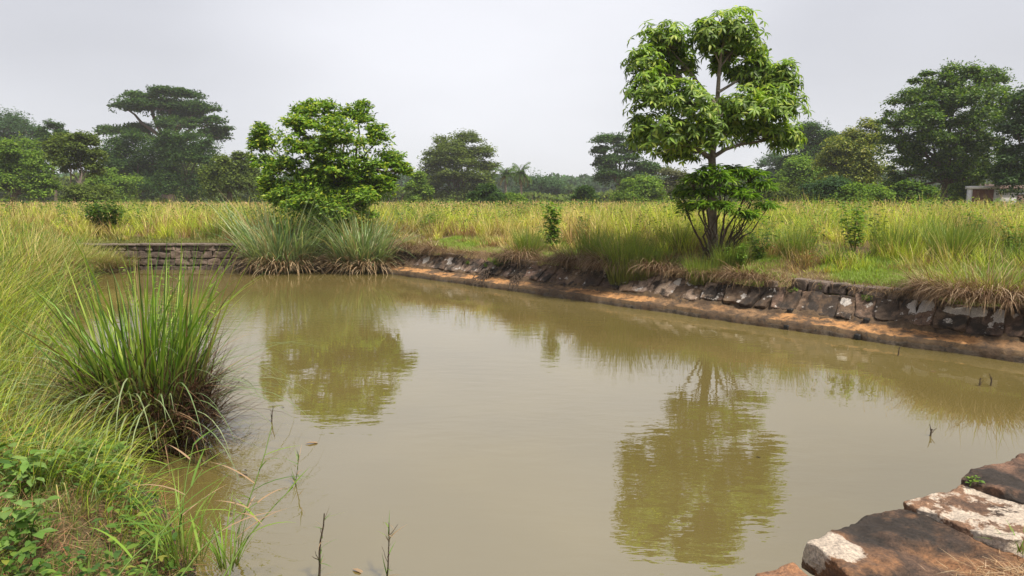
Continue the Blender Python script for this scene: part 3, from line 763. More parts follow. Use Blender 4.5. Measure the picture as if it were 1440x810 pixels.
# the great umbrella tree
rt = FT('umbrella_tree', 'great dark spreading umbrella-shaped tree towering on the left', 112, 238, [(205, 142, 28, 9), (245, 136, 34, 9), (280, 152, 26, 8), (178, 152, 18, 8), (225, 152, 40, 8), (268, 166, 30, 8, 3), (305, 184, 20, 7), (300, 170, 16, 6, -3), (170, 186, 28, 7), (195, 182, 22, 7, 3), (250, 176, 26, 8, -4), (310, 192, 14, 6)], .42, 13000, 'dark', .8, .70, None, sub=14, flat=.4, subr=.4)
for q, (lab, D, bx, sp_, pl_, nn) in enumerate([
    ('dense dark tree filling the space under the left half of the umbrella tree', 92, 200, [(190, 212, 30, 22), (165, 225, 24, 20), (215, 230, 30, 26), (185, 250, 40, 24), (160, 258, 24, 20), (220, 265, 30, 18)], 'dark', 9000),
    ('dense dark green tree under the right half of the umbrella tree', 90, 265, [(250, 205, 26, 20), (280, 215, 26, 22), (262, 235, 36, 24), (295, 245, 20, 24), (245, 262, 34, 20), (290, 268, 24, 16), (232, 215, 18, 18)], 'dark', 9000),
    ('paler loose shrubby tree between the forked tree and the umbrella tree', 80, 155, [(150, 250, 16, 10), (165, 262, 20, 12), (140, 265, 18, 12), (160, 275, 26, 9)], 'light', 3500),
    ('small pale olive tree right of the umbrella tree', 70, 322, [(320, 236, 22, 12), (340, 245, 20, 14), (302, 248, 16, 12), (325, 262, 34, 16), (345, 225, 12, 8)], 'olive', 6000),
]):
    FT('dense_tree' if q < 2 else 'small_tree', lab, D, bx, sp_, .3, nn, pl_, .3)
FT('small_tree', 'small upright bright green tree just right of the bushy corner tree', 75, 588, [(588, 252, 10, 9), (584, 266, 13, 11), (594, 274, 13, 12), (588, 284, 15, 8)], .26, 3000, 'light', .18)
FT('feathery_tree', 'large grey-green feathery tree with tiered branches behind the field', 105, 640, [(618, 208, 10, 14), (652, 202, 26, 10), (640, 218, 34, 9), (672, 216, 22, 8), (650, 232, 40, 10), (618, 240, 22, 12), (680, 238, 18, 10), (640, 254, 40, 12), (672, 262, 24, 12), (615, 264, 20, 14), (645, 276, 40, 10), (606, 222, 10, 8)], .36, 11000, 'olive', .5, .3, flat=.55)
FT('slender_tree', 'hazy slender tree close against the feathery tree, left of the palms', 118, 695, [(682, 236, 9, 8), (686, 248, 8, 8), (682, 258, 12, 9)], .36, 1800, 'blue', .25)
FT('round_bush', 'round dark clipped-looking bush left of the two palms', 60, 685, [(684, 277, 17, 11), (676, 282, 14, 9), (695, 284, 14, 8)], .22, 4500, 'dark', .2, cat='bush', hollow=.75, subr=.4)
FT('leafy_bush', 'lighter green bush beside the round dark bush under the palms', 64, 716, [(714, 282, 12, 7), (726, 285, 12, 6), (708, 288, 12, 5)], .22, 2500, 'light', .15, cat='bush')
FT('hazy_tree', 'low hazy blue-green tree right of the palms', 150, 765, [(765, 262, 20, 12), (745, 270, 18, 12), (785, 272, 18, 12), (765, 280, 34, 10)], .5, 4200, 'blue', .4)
FT('dark_bush', 'compact dark bush on the field edge near the leafy sapling', 66, 822, [(822, 273, 12, 9), (818, 283, 15, 8), (832, 284, 10, 7)], .22, 2500, 'dark', .15, cat='bush')
FT('umbrella_tree', 'hazy umbrella-shaped tree left of the tall lone tree', 104, 868, [(862, 198, 20, 9), (890, 210, 22, 9), (850, 213, 17, 8), (872, 226, 26, 8), (848, 240, 16, 12), (905, 235, 20, 11), (870, 250, 30, 10), (925, 245, 16, 10)], .38, 7500, 'dark', .45, .55, flat=.5)
FT('leafy_bush', 'bright yellow-green bush below the hazy umbrella tree', 70, 895, [(885, 266, 16, 11), (908, 262, 16, 10), (895, 278, 28, 9), (870, 280, 12, 7), (925, 280, 12, 7)], .24, 4500, 'light', .18, cat='bush')
FT('bare_tree', 'grey thinly leaved tree behind the trunk of the tall lone tree', 84, 950, [(945, 248, 18, 10), (960, 262, 18, 12), (935, 265, 14, 10), (985, 262, 16, 14), (950, 278, 26, 9)], .3, 3500, 'grey', .3, .4, M_BARKPALE)
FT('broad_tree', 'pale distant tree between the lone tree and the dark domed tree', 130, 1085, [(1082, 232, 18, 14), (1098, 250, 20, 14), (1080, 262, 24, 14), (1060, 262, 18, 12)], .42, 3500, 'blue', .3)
FT('domed_tree', 'dark domed tree standing behind the yellow-green tree', 88, 1145, [(1145, 188, 22, 14), (1128, 205, 20, 14), (1165, 205, 18, 16), (1145, 222, 32, 16), (1122, 240, 24, 18), (1110, 262, 24, 18)], .32, 9000, 'dark', .35, hollow=.65)
FT('small_tree', 'mid green layered tree in front of the dark domed tree', 66, 1130, [(1128, 242, 22, 8), (1112, 254, 20, 9), (1148, 250, 18, 9), (1135, 266, 32, 12)], .25, 5000, 'light', .2)
FT('yellowing_tree', 'yellow-green tree with pale new leaves left of the big dark tree', 58, 1200, [(1222, 178, 12, 8), (1205, 195, 20, 11), (1180, 208, 20, 12), (1228, 200, 16, 14), (1170, 228, 20, 12), (1205, 222, 30, 16), (1190, 246, 32, 14), (1225, 250, 24, 20), (1172, 258, 22, 12)], .22, 12000, 'yellow', .25, tmpl=T_MID)
FT('big_shade_tree', 'big full dark green tree with a thick single trunk on the right', 50, 1328, [(1345, 118, 34, 17), (1310, 128, 30, 18), (1385, 122, 30, 18), (1405, 150, 20, 22), (1280, 152, 28, 16), (1345, 150, 44, 22, -1.5), (1390, 175, 30, 24), (1258, 178, 22, 14), (1300, 180, 40, 22, -1.5), (1350, 190, 44, 24, -2), (1262, 208, 26, 20), (1305, 216, 38, 22, -1), (1360, 222, 40, 20, -1), (1395, 215, 24, 22), (1275, 240, 30, 18), (1330, 244, 34, 12), (1375, 246, 30, 12), (1400, 238, 20, 14), (1262, 262, 20, 14)], .2, 26000, 'mid', .24, .42, tmpl=T_MID, sub=15, subr=.3, wob=1)
FT('dense_tree', 'dense dark tree cut off by the right edge above the white building', 44, 1450, [(1440, 155, 16, 18), (1460, 140, 26, 22), (1432, 188, 14, 16), (1455, 200, 34, 30), (1425, 225, 20, 20), (1418, 255, 22, 14), (1450, 250, 34, 20), (1485, 190, 30, 50)], .2, 12000, 'dark', .24, tmpl=T_MID)
# shrubs along the right field edge
for lab, D, bx, sp_, pl_, nn in [
    ('spiky grey-green bush at the field edge under the domed tree', 46, 1165, [(1150, 276, 20, 10), (1178, 270, 22, 12), (1165, 284, 30, 8)], 'blue', 4500),
    ('low green bush below the yellow-green tree', 44, 1215, [(1210, 272, 18, 9), (1232, 278, 18, 9), (1215, 286, 28, 7)], 'light', 3500),
    ('dark weedy bush left of the big tree trunk', 46, 1285, [(1275, 272, 16, 9), (1298, 278, 18, 8), (1282, 286, 26, 7)], 'mid', 3600),
    ('yellow-green feathery bush between the big trunk and the shed', 52, 1350, [(1348, 268, 13, 13), (1362, 262, 12, 14), (1352, 282, 20, 8)], 'light', 3000),
    ('low dark green bush at the field edge under the pale distant tree', 55, 1100, [(1098, 278, 20, 9), (1070, 282, 20, 8), (1085, 288, 30, 6)], 'olive', 3200),
    ('low rounded green bush before the leftmost trees', 52, 130, [(115, 280, 22, 8), (145, 284, 22, 7)], 'olive', 2600)]:
    FT('field_bush', lab, D, bx, sp_, .2, nn, pl_, .08, .3, cat='bush', group='bushes at the far edge of the field', stempart='stems')

# ---- two palms
def palm(px, py, D, label):
    top = at(px, py, D); b = np.array([top[0], D, 1.2])
    t = thing('palm_tree', b, label, 'palm tree', 'palms behind the field')
    k = MB(); tube(k, curve(b, top, 0, 8, .01), np.linspace(.22, .13, 8), 8); k.build('trunk', M_BARKPALE, t)
    mb = MB()
    for i in range(30):
        az = i*2.4+random.random()*.4; L = random.uniform(1.5, 2.0); up = random.uniform(-.8, 1.45)
        n_ = 14; s_ = np.linspace(0, 1, n_)
        th = up-1.0*s_**1.5
        r = np.cumsum(np.cos(th))/n_*L; z = np.cumsum(np.sin(th))/n_*L
        P = top+np.stack([np.cos(az)*r, np.sin(az)*r, z], -1)
        tube(mb, P, np.linspace(.03, .01, n_), 3, (.12, .13, .05))
        side = np.array([-math.sin(az), math.cos(az), 0])
        for sg in (-1, 1):
            D_ = side*sg*.9+np.array([math.cos(az), math.sin(az), 0])*.5+np.array([0, 0, -.55])
            PP = np.concatenate([P[1:], (P[1:]+P[:-1])/2]); m = len(PP)
            dry = up < -.45
            C = pal(m, [(.22, .18, .10)] if dry else [(.08, .15, .04), (.13, .20, .06)], [1] if dry else [1, 1])
            leaves(mb, PP, np.repeat(D_[None], m, 0)+RNG.normal(size=(m, 3))*.1, np.array([[0, 0, 1.]]), .62*np.sin(np.linspace(.5, 2.9, m) % 3.0)**.5 if False else RNG.uniform(.4, .65, m), .075, C, T_FAR)
    mb.build('fronds', M_FARLEAF, t)
palm(711, 246, 92, 'left and lower of the two coconut palms behind the field')
palm(733, 243, 88, 'right and taller of the two coconut palms behind the field')
palm(800, 266, 150, 'faint hazy palm in the gap at the far end of the field')

# ---- far-off wood closing the horizon
mb = MB(); n_ = 120000
def wood(mb, n_, Y0, dY, span, h0, h1, L, pal_, seed, x0=None):
    X = RNG.uniform(-span, span, n_); Y = Y0+RNG.uniform(0, dY, n_)
    if seed == 261: h1 = np.interp(X/Y, [-.8, -.42, -.36, -.15, .02, .12, .2, .4, .8], [8.5, 8, 6, 4.2, 2.6, 2.4, 4, 5, 6])
    H = h0+h1*fbm(X*.045+5, Y*.02, seed=seed, octv=4)*1.2+h1*.35*noise3(X*.22, Y*.06, seed=seed+2)
    Z = 1.0+H*RNG.random(n_)**.7
    dd = RNG.normal(size=(n_, 3)); dd[:, 2] = np.abs(dd[:, 2]); dd[:, 1] -= .8
    tone = (.7+.7*noise3(X*.15, Y*.12, Z*.35, seed=seed+5))[:, None]
    leaves(mb, np.stack([X, Y, Z], -1), RNG.normal(size=(n_, 3)), dd, RNG.uniform(.8, 1.4, n_)*L, RNG.uniform(.5, .9, n_)*L, pal(n_, *GREENS[pal_])*tone, T_FAR)
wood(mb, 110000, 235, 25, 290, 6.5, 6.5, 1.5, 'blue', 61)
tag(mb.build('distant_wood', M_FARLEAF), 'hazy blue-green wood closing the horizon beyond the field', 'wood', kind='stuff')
mb = MB()
wood(mb, 90000, 128, 9, 165, .6, 3.6, .75, 'olive', 261)
tag(mb.build('scrub', M_FARLEAF), 'low scrub growing under and between the trees beyond the field', 'scrub', kind='stuff')

# ---- shed and white building on the right
M_WHITE = flat_mat('white_plaster', (.72, .70, .66), .8, .2); M_RED = flat_mat('red_brick_panel', (.20, .085, .06), .85, .3, 9); M_ROOF = flat_mat('rusty_roof', (.12, .07, .05), .8, .3)
def boxv(mb, x0, x1, y0, y1, z0, z1, c=(1, 1, 1)):
    mb.add([(x0, y0, z0), (x1, y0, z0), (x1, y1, z0), (x0, y1, z0), (x0, y0, z1), (x1, y0, z1), (x1, y1, z1), (x0, y1, z1)],
           [[0, 1, 5, 4], [1, 2, 6, 5], [2, 3, 7, 6], [3, 0, 4, 7], [4, 5, 6, 7], [0, 3, 2, 1]], c)
DS = 45.5
a_ = at(1364, 266, DS); b_ = at(1404, 266, DS); x0, x1, zt = a_[0], b_[0], a_[2]
s = thing('garden_shed', ((x0+x1)/2, DS, 1.2), 'small shed with a white concrete frame around a red-brown panel', 'shed')
mb = MB(); boxv(mb, x0, x0+.2, DS, DS+.3, 1.0, zt); boxv(mb, x1-.2, x1, DS, DS+.3, 1.0, zt); boxv(mb, x0-.04, x1+.04, DS-.05, DS+.45, zt+.002, zt+.22); mb.build('frame', M_WHITE, s)
mb = MB()
for i in range(14):
    xx = x0+.21+i*(x1-x0-.42)/14; boxv(mb, xx+.008, xx+(x1-x0-.42)/14-.004, DS+.1+.01*(i % 2), DS+.16, 1.0, zt-.003)
mb.build('door_panel', M_RED, s)
wx0 = at(1411, 272, 55)[0]; zw = at(1411, 271, 55)[2]
s = thing('white_building', (wx0+3, 55.4, 1.2), 'low white plastered building behind the dark tree at the right edge', 'building')
mb = MB(); boxv(mb, wx0, wx0+7, 55, 57, 1.0, zw); mb.build('wall', M_WHITE, s)
mb = MB(); r0 = at(1397, 262, 55)[0]; r1 = at(1402, 249, 55)
mb.add([(r0, 54.7, zw+.3), (wx0+7.3, 54.7, zw+.3), (wx0+7.3, 59.3, zw+.8), (r0, 59.3, zw+.8), (r0, 54.7, zw+.38), (wx0+7.3, 54.7, zw+.38), (wx0+7.3, 59.3, zw+.88), (r0, 59.3, zw+.88)],
       [[0, 1, 5, 4], [1, 2, 6, 5], [2, 3, 7, 6], [3, 0, 4, 7], [4, 5, 6, 7], [0, 3, 2, 1]])
mb.build('roof', M_ROOF, s)
mb = MB(); boxv(mb, wx0+1.2, wx0+1.8, 54.94, 54.99, 1.3, zw-.15); mb.build('door', M_ROOF, s)

# ------------------------------------------------------------------ grass of the field (uncountable: one object)
G_GREEN = np.array([.29, .40, .035]); G_LIME = np.array([.50, .57, .055]); G_STRAW = np.array([.64, .53, .20]); G_BROWN = np.array([.26, .15, .065]); G_PINK = np.array([.58, .40, .24])
def scatter(n, d0, d1, u0=-1.0, u1=1.0, pw=1.0):
    u = RNG.uniform(u0, u1, n); d = d0*(d1/d0)**RNG.random(n)
    return u*d, d
ISBANK = [i for i, t in enumerate(PT) if t == 'bank']
def gz(x, y):
    z, s, idx = ground(x, y); f = np.clip((np.hypot(x, y)-60)/80, 0, 1)
    return z*(1-f)+1.3*f, s, idx
def field(mb, nT, k, d0, d1, wk, u0=-1.0, u1=1.0, hmul=1.0, smin=1.75, seg=3, rad=(.06, .26)):
    """grass grows in tussocks: each has its own height, colour and droop"""
    X, Y = scatter(nT, d0, d1, u0, u1); z, s, idx = gz(X, Y)
    edge = smin+.8*(fbm(X*.7, Y*.7, seed=71)-.5)*2
    edge = np.where(idx == 2, .75, edge); edge = np.where((idx == 0) & (X < -1), edge+.5, edge)
    ok = (s > edge) & ~np.isin(idx, ISBANK)
    X, Y, z, s, edge = X[ok], Y[ok], z[ok], s[ok], edge[ok]; nT = len(X)
    cl = fbm(X*.8, Y*.8, seed=73, octv=3)
    big_ = fbm(X*.28, Y*.28, seed=77)
    grow = np.clip((s-edge)/.7, .4, 1)
    Ht = np.clip((.22+.65*cl+1.1*(big_-.5)+.26*RNG.random(nT)+.45*(RNG.random(nT) < .05))*grow*hmul, .15, 1.4)
    patch = fbm(X*.5, Y*.5, seed=81)*.7+fbm(X*.15, Y*.15, seed=82)*.3+.22*(RNG.random(nT)-.5)
    front = s < edge+.9
    c1 = np.where((patch > .62)[:, None], G_STRAW*.95, np.where((patch > .48)[:, None], G_LIME*1.1, np.where((patch > .41)[:, None], G_GREEN*1.1, np.array([.13, .22, .03]))))
    c1 = np.where(((RNG.random(nT) < .10) & ~front)[:, None], G_BROWN*1.2, c1)
    c1 = np.where((front & (RNG.random(nT) < .25))[:, None], G_BROWN*1.3, c1)
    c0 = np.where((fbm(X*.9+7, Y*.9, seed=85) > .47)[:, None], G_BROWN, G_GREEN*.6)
    dryp = fbm(X*.6+31, Y*.6, seed=83)+.12*(RNG.random(nT)-.5) > .67; c1 = np.where(dryp[:, None], np.array([.40, .26, .12]), c1)
    tone = RNG.uniform(.6, 1.3, (nT, 1)); R_ = RNG.uniform(*rad, nT); bnd = RNG.uniform(.2, 1.4, nT)
    rep = lambda a: np.repeat(a, k, 0)
    n = nT*k; r = rep(R_)*np.sqrt(RNG.random(n)); th = RNG.uniform(0, 2*PI, n); sc = np.maximum(1, rep(Y)/30)
    x, y = rep(X)+r*np.cos(th)*sc, rep(Y)+r*np.sin(th)*sc
    stray = (RNG.random((n, 1)) < .10)
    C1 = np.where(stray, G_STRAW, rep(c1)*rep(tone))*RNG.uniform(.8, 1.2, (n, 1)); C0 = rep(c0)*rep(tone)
    W = np.maximum(.006, wk*y)*RNG.uniform(.6, 1.4, n)
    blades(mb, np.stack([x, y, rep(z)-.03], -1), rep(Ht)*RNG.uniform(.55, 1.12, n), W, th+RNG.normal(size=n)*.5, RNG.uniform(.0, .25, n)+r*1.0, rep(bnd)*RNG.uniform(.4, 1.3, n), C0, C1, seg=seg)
mb = MB()
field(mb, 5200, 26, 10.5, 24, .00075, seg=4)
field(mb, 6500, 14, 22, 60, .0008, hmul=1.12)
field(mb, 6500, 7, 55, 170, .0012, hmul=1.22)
# seed heads: straw-pink plumes on thin stalks
def seeds(mb, n, d0, d1, wk, u0=-1, u1=1, smin=2.2, h0=.7, h1=.98):
    x, y = scatter(n, d0, d1, u0, u1); z, s, idx = ground(x, y); r_ = np.hypot(x, y)
    f = np.clip((r_-60)/80, 0, 1); z = z*(1-f)+1.3*f
    isbank = np.isin(idx, [i for i, t in enumerate(PT) if t == 'bank'])
    ok = (s > np.where(idx == 2, 1.0, smin)) & ~isbank & (fbm(x*.4, y*.4, seed=91)+.2*RNG.random(n) > .48); x, y, z = x[ok], y[ok], z[ok]; n = len(x)
    H = RNG.uniform(h0, h1, n); az = RNG.uniform(0, 2*PI, n); le = RNG.uniform(0, .22, n)
    W = np.maximum(.004, wk*y)
    P = np.stack([x, y, z], -1); blades(mb, P, H, W, az, le, le*0+.1, G_LIME*.8, G_STRAW, seg=2, pw=8)
    top = P+np.stack([np.cos(az)*np.sin(le+.05)*H, np.sin(az)*np.sin(le+.05)*H, np.cos(le+.05)*H], -1)
    k = 3
    PP = np.repeat(top, k, 0)-np.array([0, 0, 1])*RNG.uniform(0, .14, (n*k, 1)); D_ = RNG.normal(size=(n*k, 3))*.35+np.array([0, 0, 1.])
    leaves(mb, PP, D_, RNG.normal(size=(n*k, 3)), RNG.uniform(.05, .12, n*k), np.repeat(W*2.2, k), np.where((RNG.random(n*k) < .6)[:, None], G_STRAW, G_PINK)*RNG.uniform(.75, 1.15, (n*k, 1)), T_FAR)
seeds(mb, 1800, 12, 24, .0004); seeds(mb, 12000, 28, 150, .0006)
tag(mb.build('meadow_grass', M_GRASS), 'tall yellow-green meadow grass with straw seed heads covering the field', 'grass', kind='stuff')

# broad-leaved weeds in drifts through the meadow
mb = MB(); nT = 5200; X, Y = scatter(nT, 12, 60); z, s, idx = gz(X, Y)
ok = (s > np.where(idx == 2, .8, 1.9)) & ~np.isin(idx, ISBANK) & (fbm(X*.55+3, Y*.55, seed=141) > .505); X, Y, z = X[ok], Y[ok], z[ok]; nT = len(X)
k = 26; rep = lambda a: np.repeat(a, k, 0); n = nT*k; hh = rep(RNG.uniform(.35, 1.15, nT)); tn = rep(RNG.uniform(.7, 1.3, (nT, 1)))
a2 = RNG.uniform(0, 2*PI, n); D_ = np.stack([np.cos(a2), np.sin(a2), RNG.uniform(-.3, .6, n)], -1); L = np.maximum(.07, rep(Y)*.0048)
leaves(mb, np.stack([rep(X)+RNG.normal(size=n)*.10, rep(Y)+RNG.normal(size=n)*.10, rep(z)+hh*RNG.random(n)**.7], -1), D_, np.array([[0, 0, 1.]])+RNG.normal(size=(n, 3))*.4, L*RNG.uniform(.6, 1.3, n), L*.45, pal(n, [(.09, .17, .025), (.15, .26, .035), (.22, .32, .045), (.05, .09, .02)], [2, 2, 1, 1.5])*tn, T_MID)
tag(mb.build('meadow_weeds', M_LEAF), 'drifts of darker leafy weeds growing through the meadow grass', 'weeds', kind='stuff')
# short turf along the bank tops
mb = MB()
n = 150000
l = RNG.uniform(-1, LW+1, n); s_ = RNG.uniform(.92, 3.0, n)
p = A[None]+tW[None]*l[:, None]+nW[None]*s_[:, None]; x, y = p[:, 0], p[:, 1]
z, s, idx = ground(x, y)
dens = fbm(x*1.1, y*1.1, seed=95)
ok = (RNG.random(n) < np.clip((dens-.28)*3, .15, 1)) & (idx == 0); x, y, z, s, dens = x[ok], y[ok], z[ok], s[ok], dens[ok]; n = len(x)
C = np.where((dens+.25*(RNG.random(n)-.5) > .43)[:, None], np.array([.28, .40, .06]), np.array([.42, .36, .14]))*RNG.uniform(.7, 1.2, (n, 1))
blades(mb, np.stack([x, y, z-.01], -1), RNG.uniform(.04, .13, n), .009*RNG.uniform(.7, 1.3, n), RNG.uniform(0, 6.3, n), RNG.uniform(0, .7, n), RNG.uniform(0, 1.2, n), C*.8, C, seg=2)
n = 16000; x = RNG.uniform(-15.4, -8, n); y = RNG.uniform(21.4, 22.6, n); z, s, idx = ground(x, y)
C = np.array([.24, .25, .07])*RNG.uniform(.6, 1.2, (n, 1)); blades(mb, np.stack([x, y, z-.01], -1), RNG.uniform(.05, .14, n), .014, RNG.uniform(0, 6.3, n), .3, .6, C*.8, C, seg=2)
tag(mb.build('short_turf', M_GRASS), 'short grazed green turf strip along the top of the stone bank', 'grass', kind='stuff')

# dead thatch hanging over the stone bank edge
mb = MB(); n = 17000
l = RNG.uniform(-.5, LW+.5, n); k = fbm(l*1.6, l*0, seed=101); bare = np.interp(720+F_PX*(A[0]+tW[0]*l)/(A[1]+tW[1]*l), [1080, 1110, 1290, 1320], [0, 1, 1, 0])
ok = (RNG.random(n) < np.clip((k-.3)*3.5, .06, 1)*(1-.8*bare)); l = l[ok]; n = len(l)
s_ = RNG.uniform(.78, 1.0, n)+.0; p = A[None]+tW[None]*l[:, None]+nW[None]*s_[:, None]
az0 = math.atan2(-nW[1], -nW[0])
C = pal(n, [(.30, .20, .11), (.20, .125, .065), (.38, .28, .16), (.11, .07, .04)], [3, 3, 2, 2])
blades(mb, np.stack([p[:, 0], p[:, 1], .70+.1*RNG.random(n)], -1), RNG.uniform(.12, .5, n), .009, az0+RNG.normal(size=n)*.6, RNG.uniform(.7, 1.4, n), RNG.uniform(.6, 1.7, n), C, C*1.1, seg=4)
tag(mb.build('dead_thatch', M_DRY), 'fringe of dead brown grass roots hanging over the stone bank', 'dead grass', kind='stuff')

# ------------------------------------------------------------------ named clumps
def clump(name, label, base, n, rad, h, w, c0, c1, mat=M_GRASS, lean=(.05, .6), bend=(.3, 1.6), cat='grass clump', group=None, dry=0, dry_h=(.4, .8), dry_c=((.32, .22, .12), (.2, .13, .07)), face=None, seg=5, az=None, part='blades', ell=(1, 1)):
    t = thing(name, base, label, cat, group); b = np.array(t['_org'])
    mb = MB(); r = rad*np.sqrt(RNG.random(n)); th = RNG.uniform(0, 2*PI, n)
    P = b+np.stack([r*np.cos(th)*ell[0], r*np.sin(th)*ell[1], np.zeros(n)], -1)
    a = th+RNG.normal(size=n)*.5
    C = pal(n, c1, [1]*len(c1)); Cb = pal(n, c0, [1]*len(c0))
    blades(mb, P, RNG.uniform(h[0], h[1], n), w*RNG.uniform(.7, 1.3, n), a, RNG.uniform(*lean, n)*(.4+r/rad), RNG.uniform(*bend, n), Cb, C, seg=seg)
    mb.build(part, mat, t)
    if dry:
        mb = MB(); r = rad*(.5+.6*np.sqrt(RNG.random(dry))); th = RNG.uniform(0, 2*PI, dry) if face is None else face+RNG.normal(size=dry)*.9
        P = b+np.stack([r*np.cos(th)*ell[0], r*np.sin(th)*ell[1], RNG.uniform(0, .3, dry)*h[0]], -1)
        C = pal(dry, dry_c, [1]*len(dry_c))
        blades(mb, P, RNG.uniform(*dry_h, dry), w*RNG.uniform(.6, 1.2, dry), th+RNG.normal(size=dry)*.5, RNG.uniform(.3, 1.0, dry), RNG.uniform(1.0, 2.2, dry), C*.8, C, seg=5)
        mb.build('dead_blades', M_DRY, t)
    return t
SIL0 = [(.16, .17, .09), (.20, .19, .09)]; SIL1 = [(.20, .29, .13), (.30, .38, .19), (.13, .22, .09), (.40, .44, .25), (.22, .34, .12), (.45, .38, .22)]
RG = 'silvery reed clumps at the back corner of the pond'
for px, w_, lab in ((395, 1.0, 'left of the two silvery reed clumps, standing by the brown wall'), (508, .88, 'right of the two silvery reed clumps, beside the stone bank')):
    bp = np.array([at(px, 380, 20.3)[0], 20.4, .02])
    clump('reed_clump', lab, bp, 760, .9*w_, (.9, 3.1*w_), .036, SIL0, SIL1, group=RG, lean=(.0, .42), bend=(.1, 1.9), dry=620, dry_h=(.5, 1.2), dry_c=((.42, .30, .17), (.26, .17, .09), (.5, .38, .24)), ell=(1, .55), seg=6, cat='reed clump')
# dead grass mats spilling over the bank
DG = 'dry grass clumps spilling over the stone bank'
for px, n_, r_, hh, lab in ((870, 1100, .55, 1.0, 'shaggy dry grass clump left of the lone tree spilling over the stones'), (738, 700, .42, .85, 'greyish dry grass clump hanging down the middle of the bank'), (1395, 1300, .75, .95, 'wide tangled dry grass clump at the right end of the bank'), (548, 500, .5, .7, 'dry brown grass clump beside the right silvery reed clump'), (620, 260, .3, .35, 'small brown grass clump low on the left part of the bank'), (812, 520, .4, .8, 'brown grass clump between the greyish clump and the shaggy clump'), (930, 420, .4, .6, 'low green and brown grass clump on the bank just left of the lone tree'), (1330, 420, .35, .75, 'smaller grass clump at the left side of the wide tangled clump'), (1055, 260, .3, .4, 'thin dry grass clump on the bank below the lone tree on its right')):
    # find the bank position seen at this column
    ll = np.linspace(0, LW, 400); q_ = A[None]+tW[None]*ll[:, None]+nW[None]*1.15; pxs = 720+F_PX*q_[:, 0]/q_[:, 1]; j = np.argmin(abs(pxs-px))
    bp = np.array([q_[j, 0], q_[j, 1], .72])
    clump('dry_grass_clump', lab, bp, int(n_*.6), r_, (hh*.35, hh), .013, [(.22, .14, .07), (.14, .10, .05)], [(.34, .36, .06), (.22, .30, .05), (.42, .34, .16), (.2, .13, .07)], group=DG, dry=int(n_*.9), dry_h=(.35, .85), dry_c=((.36, .25, .15), (.24, .155, .09), (.15, .09, .05), (.45, .34, .22)), face=az0, seg=5)
# tall thin green grass clumps standing out of the meadow
TG = 'tall green grass clumps standing out of the meadow'
for px, D, hh, n_, lab in ((878, 14.4, 1.6, 520, 'tall wispy green grass clump left of the lone tree'), (600, 24, .9, 260, 'bright green grass clump in the meadow right of the reeds'), (306, 22.6, .85, 260, 'bright green grass clump on top of the brown wall'), (950, 15.5, .85, 260, 'lime green grass clump just left of the lone tree foot'), (990, 13.2, .75, 420, 'shaded grass clump hiding the foot of the lone tree'), (1030, 13.25, .7, 380, 'yellow-green grass clump in front of the lone tree stems on the right'), (905, 14.2, 1.2, 360, 'upright grass clump right of the tall wispy clump'), (835, 15.6, 1.15, 340, 'upright yellow-green grass clump left of the tall wispy clump'), (740, 17.2, 1.0, 320, 'loose grass clump above the greyish dry clump'), (1120, 13.6, .9, 320, 'grass clump in the meadow right of the dark shaded weeds'), (1340, 11.9, 1.05, 420, 'tall grass clump above the wide tangled dry clump'), (1255, 13.0, .95, 300, 'bright green grass clump in the meadow near the leafy weeds')):
    p = at(px, 330, D); z_ = float(ground(p[0], D)[0])
    clump('grass_clump', lab, (p[0], D, z_), n_, .32, (hh*.6, hh), .012, [(.16, .18, .04)], [(.20, .27, .045), (.27, .33, .06), (.14, .22, .04)], group=TG, lean=(0, .25), bend=(.05, .8))

for px, D, hh, lab in ((118, 19.6, 1.15, 'straw-coloured grass clump hiding the left end of the brown wall'), (80, 17.5, 1.25, 'pale arching grass clump left of the brown wall'), (150, 20.6, .8, 'low straggly grass clump in front of the left part of the brown wall'), (45, 15.0, 1.3, 'tall feathery grass clump at the left edge above the sedge clump')):
    p = at(px, 330, D); z_ = max(float(ground(p[0], D)[0]), .1)
    clump('grass_clump', lab, (p[0], D, z_), 700, .7, (hh*.5, hh), .014, [(.2, .15, .06)], [(.36, .36, .09), (.50, .42, .18), (.24, .30, .05)], group='straw-coloured grass clumps on the left bank', lean=(0, .5), bend=(.3, 1.8), dry=160)
# leafy plants in the meadow
def weed(name, label, base, h, n_stem, nleaf, leaf, palette, spread=.25, cat='plant', group=None, asp=.45):
    t = thing(name, base, label, cat, group); b = np.array(t['_org']); mb = MB(); st = MB()
    nleaf = int(nleaf*1.7) if h > .5 else nleaf
    for i in range(n_stem):
        az = random.uniform(0, 2*PI); e_ = b+np.array([math.cos(az)*spread*random.random(), math.sin(az)*spread*random.random(), h*random.uniform(.6, 1)])
        c = curve(b+np.array([math.cos(az), math.sin(az), 0])*.03, e_, 0, 7, .06); tube(st, c, np.linspace(.007, .0025, 7)*min(max(h, .5), 1), 4, (.12, .17, .04))
        m = nleaf; t_ = RNG.uniform(.15, 1, m); P = np.stack([np.interp(t_, np.linspace(0, 1, 7), c[:, a]) for a in range(3)], -1)
        a2 = RNG.uniform(0, 2*PI, m); D_ = np.stack([np.cos(a2), np.sin(a2), RNG.uniform(-.3, .6, m)], -1)
        leaves(mb, P+D_*leaf*.25, D_, np.array([[0, 0, 1.]])+RNG.normal(size=(m, 3))*.25, leaf*RNG.uniform(.6, 1.2, m), leaf*asp*RNG.uniform(.7, 1.2, m), pal(m, *palette), T_NEAR)
    mb.build('leaves', M_LEAF, t); st.build('stem', M_GRASS, t)
    return t
BR = ([(.13, .24, .03), (.20, .31, .04), (.09, .17, .025)], [2, 2, 1])
PG = 'leafy plants growing in the meadow'
